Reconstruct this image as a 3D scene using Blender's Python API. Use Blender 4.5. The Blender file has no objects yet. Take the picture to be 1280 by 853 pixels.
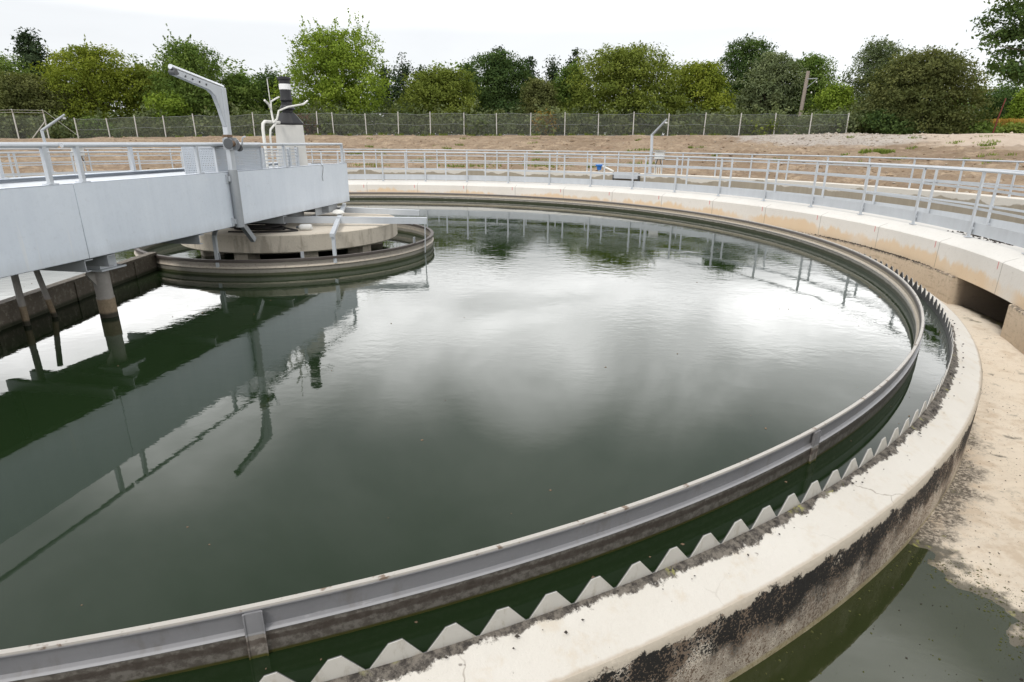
import bpy, math, random
import numpy as np
from mathutils import Matrix, Vector, noise as nz

random.seed(7)
RNG = np.random.default_rng(11)
sc = bpy.context.scene
COL = sc.collection
R_ = math.radians

# ------------------------------------------------------------------ camera
CAM = np.array([4.305, -11.718, 1.5225])
PITCH, ROLL, FOC = R_(18.564), R_(0.4328), 740.0
cp, sp, cr, sr = math.cos(PITCH), math.sin(PITCH), math.cos(ROLL), math.sin(ROLL)
r0 = np.array([1, 0, 0.0]); u0 = np.array([0, sp, cp]); fw = np.array([0, cp, -sp])
right = cr * r0 + sr * u0; up = cr * u0 - sr * r0
cd = bpy.data.cameras.new('camera'); cam = bpy.data.objects.new('camera', cd); COL.objects.link(cam)
cd.sensor_width = 36; cd.lens = 36 * FOC / 1280; cd.clip_end = 3000; cd.clip_start = 0.05
cam.matrix_world = Matrix(((right[0], up[0], -fw[0], CAM[0]), (right[1], up[1], -fw[1], CAM[1]),
                           (right[2], up[2], -fw[2], CAM[2]), (0, 0, 0, 1)))
sc.camera = cam

def ray(px, py):                       # measuring aid: photo pixel -> direction
    a, b = (px - 640) / FOC, (py - 426.5) / FOC
    return right * a - up * b + fw
def at_y(px, py, Y):
    d = ray(px, py); return CAM + d * ((Y - CAM[1]) / d[1])
def at_z(px, py, Zv):
    d = ray(px, py); return CAM + d * ((Zv - CAM[2]) / d[2])

# ------------------------------------------------------------------ node helper
class NT:
    def __init__(s, tree): s.t = tree; s.n = tree.nodes; s.l = tree.links
    def new(s, ty, **kw):
        n = s.n.new(ty)
        for k, v in kw.items(): setattr(n, k, v)
        return n
    def put(s, sock, v):
        if isinstance(v, bpy.types.NodeSocket): s.l.new(v, sock)
        elif v is not None:
            if sock.type == 'RGBA' and len(v) == 3: v = (*v, 1)
            sock.default_value = v
    def m(s, op, a, b=None, c=None, clamp=False):
        n = s.new('ShaderNodeMath', operation=op, use_clamp=clamp)
        s.put(n.inputs[0], a); s.put(n.inputs[1], b)
        if c is not None: s.put(n.inputs[2], c)
        return n.outputs[0]
    def vm(s, op, a, b=None, out=0):
        n = s.new('ShaderNodeVectorMath', operation=op)
        s.put(n.inputs[0], a); s.put(n.inputs[1], b)
        return n.outputs['Value'] if op in ('DOT_PRODUCT', 'LENGTH') else n.outputs[0]
    def sep(s, v):
        n = s.new('ShaderNodeSeparateXYZ'); s.put(n.inputs[0], v); return n.outputs
    def comb(s, x, y, z):
        n = s.new('ShaderNodeCombineXYZ')
        for i, v in enumerate((x, y, z)): s.put(n.inputs[i], v)
        return n.outputs[0]
    def noise(s, v, scale, det=4, rough=.6, dist=0, col=False):
        n = s.new('ShaderNodeTexNoise'); s.put(n.inputs['Vector'], v)
        n.inputs['Scale'].default_value = scale; n.inputs['Detail'].default_value = det
        n.inputs['Roughness'].default_value = rough; n.inputs['Distortion'].default_value = dist
        return n.outputs['Color' if col else 'Fac']
    def vor(s, v, scale, feat='F1'):
        n = s.new('ShaderNodeTexVoronoi', feature=feat); s.put(n.inputs['Vector'], v)
        n.inputs['Scale'].default_value = scale; return n.outputs['Distance']
    def ss(s, v, a, b):                # smoothstep a..b -> 0..1 (a may be above b)
        n = s.new('ShaderNodeMapRange', interpolation_type='SMOOTHSTEP'); s.put(n.inputs[0], v)
        if a <= b: lo, hi, o0, o1 = a, b, 0.0, 1.0
        else: lo, hi, o0, o1 = b, a, 1.0, 0.0
        n.inputs[1].default_value = lo; n.inputs[2].default_value = hi
        n.inputs[3].default_value = o0; n.inputs[4].default_value = o1
        return n.outputs[0]
    def mix(s, f, a, b, mode='MIX'):
        n = s.new('ShaderNodeMix', data_type='RGBA', blend_type=mode)
        s.put(n.inputs[0], f); s.put(n.inputs[6], a); s.put(n.inputs[7], b)
        return n.outputs[2]
    def obj(s): return s.new('ShaderNodeTexCoord').outputs['Object']
    def bump(s, h, strength=.4, dist=.02):
        n = s.new('ShaderNodeBump'); s.put(n.inputs['Height'], h)
        n.inputs['Strength'].default_value = strength; n.inputs['Distance'].default_value = dist
        return n.outputs[0]
    def cyl(s):                        # radius, angle in degrees, height about the tank's axis
        x, y, z = s.sep(s.new('ShaderNodeNewGeometry').outputs['Position'])
        r = s.m('SQRT', s.m('ADD', s.m('MULTIPLY', x, x), s.m('MULTIPLY', y, y)))
        a = s.m('MULTIPLY', s.m('ARCTAN2', y, x), 57.29578)
        return r, a, z
    def pos(s): return s.new('ShaderNodeNewGeometry').outputs['Position']

def material(name, fn):
    m = bpy.data.materials.new(name); m.use_nodes = True
    nt = NT(m.node_tree); nt.n.clear()
    out = nt.new('ShaderNodeOutputMaterial')
    r = fn(nt)
    if isinstance(r, dict):
        b = nt.new('ShaderNodeBsdfPrincipled')
        for k, v in r.items(): nt.put(b.inputs[k], v)
        r = b.outputs[0]
    nt.l.new(r, out.inputs[0])
    return m

# ------------------------------------------------------------------ sky and sun
SUN_EL, SUN_AZ = R_(54), R_(244)       # azimuth measured from +X towards +Y: high on the left, veiled by cloud
w = bpy.data.worlds.new('World'); sc.world = w; w.use_nodes = True
nt = NT(w.node_tree); nt.n.clear()
wo = nt.new('ShaderNodeOutputWorld')
skyt = nt.new('ShaderNodeTexSky', sky_type='NISHITA', sun_disc=False)
skyt.sun_elevation = SUN_EL; skyt.sun_rotation = R_(90) - SUN_AZ
bg1 = nt.new('ShaderNodeBackground'); nt.put(bg1.inputs[0], skyt.outputs[0]); bg1.inputs[1].default_value = 0.012
d = nt.new('ShaderNodeTexCoord').outputs['Generated']
dx, dy, dz = nt.sep(d)
dzc = nt.m('MAXIMUM', dz, 0.0)
inv = nt.m('DIVIDE', 1.0, nt.m('ADD', dzc, 0.22))
cl = nt.comb(nt.m('MULTIPLY', dx, inv), nt.m('MULTIPLY', dy, inv), 0.0)
n1 = nt.noise(cl, 1.15, 6, .58, .5)
n2 = nt.noise(nt.vm('ADD', cl, (7.3, 2.1, 0)), 0.55, 3, .5)
cloud = nt.m('ADD', nt.ss(n1, .33, .68), nt.m('MULTIPLY', nt.m('SUBTRACT', n2, .5), .9))
lobes = None
for az, el, wd, amp in ((32, 13, .970, 1.3), (-33, 15, .955, 1.5), (2, 21, .988, 1.2), (15, 16, .97, 1.0), (-12, 15, .97, .8), (38, 44, .985, 1.5)):
    v = (math.sin(R_(az)) * math.cos(R_(el)), math.cos(R_(az)) * math.cos(R_(el)), math.sin(R_(el)))
    dt = nt.vm('DOT_PRODUCT', d, v)
    t = nt.m('MULTIPLY', nt.ss(dt, wd, 1.0), amp)
    lobes = t if lobes is None else nt.m('ADD', lobes, t)
lobes = nt.m('MULTIPLY', lobes, nt.m('ADD', .45, nt.m('MULTIPLY', cloud, .9)))
hgt = nt.ss(dz, .15, .245)
low = nt.m('ADD', .715, nt.m('ADD', nt.m('MULTIPLY', n1, .14), nt.m('MULTIPLY', nt.ss(dx, -.5, .6), .07)))
band = nt.m('ADD', nt.m('MULTIPLY', nt.ss(dz, .47, .20), 1.95), nt.m('ADD', .92, nt.m('MULTIPLY', nt.ss(dz, .6, .95), .25)))
high = nt.m('ADD', nt.m('MULTIPLY', band, nt.m('ADD', .64, nt.m('MULTIPLY', cloud, .46))), lobes)
# zenith part of the overcast, thick and even
L = nt.m('ADD', nt.m('MULTIPLY', low, nt.m('SUBTRACT', 1.0, hgt)), nt.m('MULTIPLY', high, hgt))
colr = nt.mix(nt.ss(L, .5, 1.3), (.955, .975, 1.0), (1.0, .995, .985))
bg2 = nt.new('ShaderNodeBackground'); nt.put(bg2.inputs[0], colr); nt.put(bg2.inputs[1], L)
ad = nt.new('ShaderNodeAddShader'); nt.l.new(bg1.outputs[0], ad.inputs[0]); nt.l.new(bg2.outputs[0], ad.inputs[1])
nt.l.new(ad.outputs[0], wo.inputs[0])

ld = bpy.data.lights.new('sun', 'SUN'); ld.energy = 1.5; ld.angle = R_(16); ld.color = (1, .96, .9)
sun = bpy.data.objects.new('sun', ld); COL.objects.link(sun)
sun.rotation_euler = Vector((math.cos(SUN_AZ) * math.cos(SUN_EL), math.sin(SUN_AZ) * math.cos(SUN_EL), math.sin(SUN_EL))).to_track_quat('Z', 'Y').to_euler()

sc.view_settings.view_transform = 'Standard'; sc.view_settings.look = 'None'
sc.view_settings.exposure = 0.2; sc.view_settings.gamma = 1
sc.cycles.max_bounces = 8; sc.cycles.transparent_max_bounces = 12
sc.cycles.caustics_reflective = False; sc.cycles.caustics_refractive = False
sc.cycles.sample_clamp_indirect = 6.0

# ------------------------------------------------------------------ mesh helpers
class MB:
    def __init__(s): s.v = []; s.f = []
    def add(s, vs, fs):
        o = len(s.v); s.v += [tuple(map(float, p)) for p in vs]; s.f += [tuple(i + o for i in f) for f in fs]; return s
    def box(s, c, size, rot=None, off=None):
        hx, hy, hz = [k / 2 for k in size]
        vs = [Vector((x, y, z)) for x in (-hx, hx) for y in (-hy, hy) for z in (-hz, hz)]
        if rot is not None: vs = [rot @ v for v in vs]
        vs = [v + Vector(c) for v in vs]
        return s.add(vs, [(0, 1, 3, 2), (4, 6, 7, 5), (0, 4, 5, 1), (2, 3, 7, 6), (0, 2, 6, 4), (1, 5, 7, 3)])
    def bar(s, a, b, w, h, up=(0, 0, 1)):
        a, b = Vector(a), Vector(b); x = (b - a); L = x.length; x.normalize()
        u = Vector(up)
        if abs(x.dot(u)) > .98: u = Vector((1, 0, 0))
        y = u.cross(x).normalized(); z = x.cross(y)
        M = Matrix((x, y, z)).transposed()
        return s.box((a + b) / 2, (L, w, h), M)
    def tube(s, pts, r, n=8, cap=True):
        pts = [Vector(p) for p in pts]; rs = r if isinstance(r, (list, tuple)) else [r] * len(pts)
        vs = []; prev = None
        for i, p in enumerate(pts):
            t = (pts[min(i + 1, len(pts) - 1)] - pts[max(i - 1, 0)]).normalized()
            if prev is None:
                a = Vector((0, 0, 1)) if abs(t.z) < .9 else Vector((1, 0, 0))
                prev = t.cross(a).normalized()
            x = (prev - t * prev.dot(t)).normalized(); prev = x; y = t.cross(x)
            vs += [p + (x * math.cos(k * 2 * math.pi / n) + y * math.sin(k * 2 * math.pi / n)) * rs[i] for k in range(n)]
        fs = [(i * n + k, i * n + (k + 1) % n, (i + 1) * n + (k + 1) % n, (i + 1) * n + k) for i in range(len(pts) - 1) for k in range(n)]
        if cap: fs += [tuple(reversed(range(n))), tuple((len(pts) - 1) * n + k for k in range(n))]
        return s.add(vs, fs)
    def ring(s, prof, a0=0, a1=360, n=360):     # closed (radius, z) profile swept about the z axis
        full = abs(a1 - a0) >= 359.99; m = len(prof); cnt = n if full else n + 1
        vs = []
        for i in range(cnt):
            a = R_(a0 + (a1 - a0) * i / n); c, q = math.cos(a), math.sin(a)
            vs += [(r * c, r * q, z) for r, z in prof]
        fs = []
        for i in range(n):
            j = (i + 1) % cnt
            fs += [(i * m + k, j * m + k, j * m + (k + 1) % m, i * m + (k + 1) % m) for k in range(m)]
        if not full: fs += [tuple(range(m)), tuple(reversed([(cnt - 1) * m + k for k in range(m)]))]
        return s.add(vs, fs)
    def lathe(s, prof, n=24, c=(0, 0, 0)):
        m = len(prof); vs = []
        for i in range(n):
            a = 2 * math.pi * i / n
            vs += [(c[0] + r * math.cos(a), c[1] + r * math.sin(a), c[2] + z) for r, z in prof]
        fs = [(i * m + k, ((i + 1) % n) * m + k, ((i + 1) % n) * m + k + 1, i * m + k + 1) for i in range(n) for k in range(m - 1)]
        fs += [tuple(reversed([i * m for i in range(n)])), tuple(i * m + m - 1 for i in range(n))]
        return s.add(vs, fs)
    def prism(s, poly, y0, y1):                 # polygon in the x-z plane, extruded along y
        n = len(poly)
        vs = [(x, y0, z) for x, z in poly] + [(x, y1, z) for x, z in poly]
        return s.add(vs, [tuple(range(n)), tuple(reversed(range(n, 2 * n)))] + [(i, i + n, (i + 1) % n + n, (i + 1) % n) for i in range(n)])
    def mesh(s, name, mat=None, smooth=35):
        me = bpy.data.meshes.new(name); me.from_pydata(s.v, [], s.f); me.update()
        import bmesh
        b = bmesh.new(); b.from_mesh(me); bmesh.ops.recalc_face_normals(b, faces=b.faces); b.to_mesh(me); b.free()
        if mat: me.materials.append(mat)
        if smooth:
            me.shade_smooth(); me.set_sharp_from_angle(angle=R_(smooth))
        return me

def link(name, me, parent=None, loc=(0, 0, 0), rz=0, bevel=0):
    o = bpy.data.objects.new(name, me); COL.objects.link(o)
    if parent: o.parent = parent
    o.location = loc; o.rotation_euler = (0, 0, rz)
    if bevel:
        b = o.modifiers.new('bevel', 'BEVEL'); b.width = bevel; b.segments = 2; b.limit_method = 'ANGLE'; b.angle_limit = R_(40)
    return o
def part(name, mb, mat, parent=None, loc=(0, 0, 0), rz=0, bevel=0, smooth=35, label=None):
    o = link(name, mb.mesh(name, mat, smooth), parent, loc, rz, bevel)
    if label: o['label'] = label
    return o
def tag(o, label=None, cat=None, group=None, kind=None):
    for k, v in (('label', label), ('category', cat), ('group', group), ('kind', kind)):
        if v: o[k] = v
    return o
def thing(name, label, cat, loc=(0, 0, 0), rz=0, group=None):
    o = bpy.data.objects.new(name, None); COL.objects.link(o); o.location = loc; o.rotation_euler = (0, 0, rz); o.empty_display_size = .3
    return tag(o, label, cat, group)
def arc(r, adeg, z): return (r * math.cos(R_(adeg)), r * math.sin(R_(adeg)), z)

# ------------------------------------------------------------------ materials
def steel(base, rough=.5, metal=.35, dirt=.25):
    def fn(n):
        p = n.obj()
        a = n.noise(p, 2.2, 5, .65); b = n.noise(p, 38, 3, .6); st = n.noise(n.vm('MULTIPLY', p, (6, 6, .7)), 1.5, 4, .6)
        k = n.m('ADD', n.m('MULTIPLY', n.m('SUBTRACT', a, .5), .5), n.m('MULTIPLY', n.m('SUBTRACT', b, .5), .28))
        k = n.m('ADD', k, n.m('MULTIPLY', n.m('SUBTRACT', st, .5), .5))
        c = n.mix(n.m('ADD', .5, k, clamp=True), tuple(x * (1 - dirt) for x in base), tuple(min(.9, x * (1 + dirt * .7)) for x in base))
        return {'Base Color': c, 'Roughness': n.m('ADD', rough, n.m('MULTIPLY', n.m('SUBTRACT', a, .5), .3)), 'Metallic': metal, 'Normal': n.bump(b, .06, .004)}
    return fn
M = {}
M['galv'] = material('galvanised_steel', steel((.53, .56, .595), .5, .2, .22))
M['galv_dull'] = material('dull_steel', steel((.36, .38, .40), .55, .35, .3))
M['dark_steel'] = material('dark_steel', steel((.10, .105, .11), .5, .4, .3))

def f_bridge(n):
    p = n.obj()
    cloudy = n.noise(p, 1.6, 5, .62); fine = n.noise(p, 26, 4, .65)
    run = n.noise(n.vm('MULTIPLY', p, (4.0, 4.0, .35)), 1.6, 5, .65)
    scr = n.ss(n.noise(n.vm('MULTIPLY', p, (1.2, 1, 9)), 3.0, 5, .7, 1.0), .66, .74)
    k = n.m('ADD', .5, n.m('ADD', n.m('MULTIPLY', n.m('SUBTRACT', cloudy, .5), .9), n.m('MULTIPLY', n.m('SUBTRACT', run, .5), .9)), clamp=True)
    c = n.mix(k, (.60, .655, .73), (.76, .81, .87))
    c = n.mix(n.m('MULTIPLY', n.m('SUBTRACT', fine, .5), .5, clamp=True), c, (.40, .43, .46))
    c = n.mix(n.m('MULTIPLY', scr, .5), c, (.86, .86, .85))
    c = n.mix(n.m('MULTIPLY', n.ss(n.noise(p, 5.5, 6, .75), .60, .72), .35), c, (.44, .46, .48))
    drip = n.ss(n.noise(n.vm('MULTIPLY', p, (9, 9, .5)), 1.7, 3, .5), .68, .78)
    c = n.mix(n.m('MULTIPLY', drip, .35), c, (.80, .80, .79))
    x, y, z = n.sep(p)
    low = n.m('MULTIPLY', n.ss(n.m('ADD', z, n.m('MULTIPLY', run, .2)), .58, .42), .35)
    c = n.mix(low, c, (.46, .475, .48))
    return {'Base Color': c, 'Roughness': .52, 'Metallic': .15, 'Normal': n.bump(cloudy, .05, .02)}
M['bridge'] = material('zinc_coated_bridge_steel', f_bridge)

def speck(n, p, sc_, lo, hi): return n.ss(n.noise(p, sc_, 3, .55), lo, hi)

def f_highwall(n):
    r, a, z = n.cyl(); p = n.pos()
    big = n.noise(p, .7, 5, .6); fine = n.noise(p, 22, 5, .7)
    c = n.mix(big, (.56, .54, .50), (.74, .72, .68))
    c = n.mix(n.m('MULTIPLY', n.ss(fine, .52, .7), .25), c, (.42, .40, .36))
    # efflorescence / rust bleeding down from cracks, fringed along its top edge
    arcp = n.comb(n.m('MULTIPLY', a, .206), 0.0, n.m('MULTIPLY', z, .35))
    fr = n.noise(arcp, 5.5, 4, .6); fr2 = n.noise(arcp, .45, 3, .5)
    line = n.m('ADD', n.m('ADD', z, n.m('MULTIPLY', n.m('SUBTRACT', fr, .5), -.42)), n.m('MULTIPLY', n.m('SUBTRACT', fr2, .5), -.55))
    face = n.ss(r, 11.84, 11.80)
    st = n.m('MULTIPLY', n.m('MULTIPLY', n.ss(line, -.25, -.36), face), n.ss(fr2, .33, .5))
    oc = n.mix(n.noise(arcp, 3, 3, .6), (.62, .41, .20), (.66, .50, .31))
    c = n.mix(n.m('MULTIPLY', st, .7), c, oc)
    # joints and red setting-out marks every 9.4 degrees
    am = n.m('MODULO', n.m('ADD', a, 360 + 4.38), 9.4)
    jt = n.m('MULTIPLY', n.ss(n.m('ABSOLUTE', n.m('SUBTRACT', am, n.m('ADD', .15, n.m('MULTIPLY', fr, .05)))), .05, .03), n.ss(z, .03, .0))
    c = n.mix(n.m('MULTIPLY', jt, .6), c, (.17, .15, .13))
    rd = n.m('MULTIPLY', n.ss(n.m('ABSOLUTE', n.m('SUBTRACT', am, .75)), .07, .05), n.m('MULTIPLY', n.ss(z, -.19, -.16), n.ss(z, -.06, -.07)))
    c = n.mix(n.m('MULTIPLY', rd, .75), c, (.55, .06, .07))
    pit = n.ss(n.vor(p, 7), .09, .05)
    c = n.mix(n.m('MULTIPLY', pit, .3), c, (.2, .18, .16))
    return {'Base Color': c, 'Roughness': .85, 'Normal': n.bump(fine, .35, .01)}
M['highwall'] = material('launder_wall_concrete', f_highwall)

def f_lowwall(n):
    r, a, z = n.cyl(); p = n.pos()
    big = n.noise(p, 1.2, 5, .65); fine = n.noise(p, 18, 6, .72)
    hor = n.noise(n.vm('MULTIPLY', p, (1.2, 1.2, 9)), 1.5, 5, .7)
    c = n.mix(big, (.46, .36, .26), (.62, .53, .41))
    c = n.mix(n.m('MULTIPLY', n.ss(hor, .52, .66), .5), c, (.30, .24, .17))
    c = n.mix(n.m('MULTIPLY', n.ss(fine, .5, .72), .6), c, (.25, .21, .16))
    top = n.m('MULTIPLY', n.ss(z, -.56, -.52), n.ss(fine, .38, .55))
    c = n.mix(n.m('MULTIPLY', top, .8), c, (.09, .075, .06))
    c = n.mix(n.m('MULTIPLY', n.ss(r, 11.76, 11.95), .85), c, n.mix(fine, (.09, .07, .052), (.17, .14, .11)))   # shade of the culvert's inside painted into the wall colour
    return {'Base Color': c, 'Roughness': .9, 'Normal': n.bump(fine, .7, .02)}
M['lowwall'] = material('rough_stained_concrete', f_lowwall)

def f_weirwall(n):
    r, a, z = n.cyl(); p = n.pos()
    big = n.noise(p, 1.4, 5, .6); fine = n.noise(p, 30, 5, .7); mid = n.noise(p, 6, 6, .7)
    c = n.mix(big, (.55, .515, .455), (.68, .655, .605))
    c = n.mix(n.m('MULTIPLY', n.ss(mid, .52, .70), .4), c, (.52, .43, .31))
    wv = n.vm('ADD', p, n.vm('MULTIPLY', n.noise(p, 3, 4, .6, col=True), (.35, .35, .35)))
    crack = n.m('MULTIPLY', n.ss(n.vor(wv, 1.1, 'DISTANCE_TO_EDGE'), .007, .002), n.ss(n.noise(p, .8, 2, .5), .5, .6))
    c = n.mix(n.m('MULTIPLY', crack, .55), c, (.20, .16, .12))
    c = n.mix(n.m('MULTIPLY', n.ss(n.noise(p, 3.1, 4, .6), .60, .70), .3), c, (.55, .52, .48))
    dark = n.ss(n.noise(p, 17, 5, .7), .665, .72)
    c = n.mix(n.m('MULTIPLY', dark, .7), c, (.12, .10, .085))
    # crust of old grout and moss along the weir plate
    edge = n.m('ADD', n.m('SUBTRACT', r, n.m('MULTIPLY', n.ss(a, -52, -36), .022)), n.m('MULTIPLY', n.m('SUBTRACT', n.noise(p, 9, 6, .75), .5), -.13))
    edge = n.m('ADD', edge, n.m('MULTIPLY', n.m('SUBTRACT', n.noise(n.comb(n.m('MULTIPLY', a, .18), 0.0, 0.0), .9, 2, .5), .5), -.16))
    gm = n.m('MULTIPLY', n.ss(edge, 10.690, 10.676), n.ss(r, 10.888, 10.86))
    gc = n.mix(n.ss(n.noise(p, 22, 6, .8), .38, .62), (.030, .025, .021), (.17, .15, .125))
    gc = n.mix(n.m('MULTIPLY', n.ss(n.noise(p, 5, 3, .5), .60, .70), n.ss(n.noise(p, 45, 3, .6), .48, .56)), gc, (.26, .25, .09))
    c = n.mix(gm, c, gc)
    el = n.m('MULTIPLY', n.ss(n.m('ADD', r, n.m('MULTIPLY', n.m('SUBTRACT', mid, .5), .03)), 10.872, 10.890), .55)
    c = n.mix(el, c, (.36, .27, .18))
    # outer face: biofilm and soot-dark lichen
    of = n.ss(r, 10.885, 10.897)
    hh = n.m('ADD', z, n.m('MULTIPLY', n.m('SUBTRACT', n.noise(p, 3.5, 5, .7), .5), .5))
    spl = n.noise(p, 66, 3, .7); blot = n.m('ADD', n.noise(n.vm('MULTIPLY', p, (1, 1, .55)), 3.2, 5, .68), n.m('SUBTRACT', n.m('ADD', n.m('MULTIPLY', n.ss(hh, -.86, -.62), .15), n.m('MULTIPLY', n.m('SUBTRACT', n.noise(n.vm('MULTIPLY', p, (1, 1, .3)), 1.5, 3, .5), .5), .55)), .06))
    fc = n.mix(n.ss(n.m('ADD', spl, n.m('MULTIPLY', n.m('SUBTRACT', n.noise(p, 5, 4, .6), .5), .5)), .44, .52), (.17, .125, .09), (.66, .60, .51))
    fc = n.mix(n.ss(n.m('ADD', blot, n.m('MULTIPLY', n.m('SUBTRACT', spl, .5), 1.5)), .470, .492), fc, (.013, .012, .011))
    lo = n.m('MULTIPLY', n.ss(hh, -.70, -.86), n.ss(spl, .42, .58))
    fc = n.mix(n.m('MULTIPLY', lo, .8), fc, (.46, .40, .33))
    lip = n.ss(n.m('ADD', z, n.m('MULTIPLY', n.m('SUBTRACT', n.noise(p, 6, 6, .8), .5), .24)), -.553, -.538)
    fc = n.mix(n.m('MULTIPLY', lip, .9), fc, (.56, .50, .41))
    foot = n.ss(z, -.94, -.965)
    fc = n.mix(n.m('MULTIPLY', foot, .6), fc, (.38, .33, .17))
    far = n.ss(a, -38, -24)                     # black stain thins out to brown along the wall
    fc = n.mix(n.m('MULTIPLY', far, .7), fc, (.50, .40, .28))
    c = n.mix(of, c, fc)
    return {'Base Color': c, 'Roughness': .85, 'Normal': n.bump(n.m('ADD', fine, mid), .45, .012)}
M['weirwall'] = material('weir_wall_concrete', f_weirwall)

def f_floor(n):
    r, a, z = n.cyl(); p = n.pos()
    big = n.noise(p, .9, 5, .6); fine = n.noise(p, 26, 6, .72); mid = n.noise(p, 4.5, 6, .7)
    c = n.mix(big, (.63, .54, .42), (.76, .68, .57))
    c = n.mix(n.m('MULTIPLY', n.ss(mid, .48, .66), .6), c, (.50, .39, .275))
    c = n.mix(n.m('MULTIPLY', n.ss(n.noise(p, 60, 4, .7), .60, .68), n.ss(n.noise(p, 2.2, 4, .6), .42, .6)), c, (.16, .13, .10))
    c = n.mix(n.m('MULTIPLY', n.ss(fine, .60, .70), .5), c, (.25, .21, .17))
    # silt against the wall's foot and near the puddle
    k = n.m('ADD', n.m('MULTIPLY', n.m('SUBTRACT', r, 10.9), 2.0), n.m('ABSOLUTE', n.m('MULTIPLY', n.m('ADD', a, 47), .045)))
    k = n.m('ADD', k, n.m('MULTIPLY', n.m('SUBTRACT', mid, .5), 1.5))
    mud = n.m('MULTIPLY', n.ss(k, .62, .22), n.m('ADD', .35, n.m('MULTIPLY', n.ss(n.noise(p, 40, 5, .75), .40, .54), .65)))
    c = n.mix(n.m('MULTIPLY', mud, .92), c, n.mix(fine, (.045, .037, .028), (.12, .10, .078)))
    c = n.mix(n.m('MULTIPLY', n.m('MULTIPLY', n.ss(r, 11.84, 12.05), n.ss(a, -40, -30)), .85), c, (.12, .095, .072))  # floor inside the culvert: its shade is painted into the colour
    # wet margin and algae by the water
    wet = n.ss(n.m('ADD', z, n.m('MULTIPLY', n.m('SUBTRACT', mid, .5), .05)), -.976, -.986)
    wc = n.mix(n.m('MULTIPLY', n.ss(n.noise(p, 8, 3, .6), .56, .64), n.ss(n.noise(p, 40, 3, .6), .44, .54)), (.075, .066, .042), (.26, .25, .06))
    c = n.mix(n.m('MULTIPLY', wet, .9), c, wc)
    return {'Base Color': c, 'Roughness': n.m('SUBTRACT', .9, n.m('MULTIPLY', wet, .45)), 'Normal': n.bump(n.m('ADD', fine, mid), .4, .012)}
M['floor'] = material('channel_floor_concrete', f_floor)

def f_walk(n):
    p = n.pos(); big = n.noise(p, .8, 5, .6); fine = n.noise(p, 24, 5, .7)
    c = n.mix(big, (.60, .58, .54), (.74, .72, .68))
    c = n.mix(n.m('MULTIPLY', n.ss(fine, .58, .7), .3), c, (.3, .28, .25))
    return {'Base Color': c, 'Roughness': .88, 'Normal': n.bump(fine, .25, .008)}
M['walk'] = material('walkway_concrete', f_walk)

def f_outerwall(n):
    r, a, z = n.cyl(); p = n.pos()
    big = n.noise(p, .6, 5, .6); fine = n.noise(p, 14, 5, .7)
    arcp = n.comb(n.m('MULTIPLY', a, .286), 0.0, n.m('MULTIPLY', z, .5))
    sca = n.noise(arcp, .8, 4, .55)
    c = n.mix(big, (.56, .52, .46), (.70, .67, .61))
    c = n.mix(n.m('MULTIPLY', n.ss(fine, .55, .7), .3), c, (.40, .36, .30))
    ln = n.m('ADD', z, n.m('MULTIPLY', n.m('SUBTRACT', sca, .5), -.75))
    wet = n.m('MULTIPLY', n.ss(ln, .22, .19), n.ss(r, 16.5, 16.45))
    wc = n.mix(n.noise(n.vm('MULTIPLY', p, (5, 5, .6)), 1.2, 4, .6), (.26, .225, .17), (.42, .37, .29))
    c = n.mix(wet, c, wc)
    return {'Base Color': c, 'Roughness': .85, 'Normal': n.bump(fine, .4, .015)}
M['outerwall'] = material('outer_wall_concrete', f_outerwall)

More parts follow.
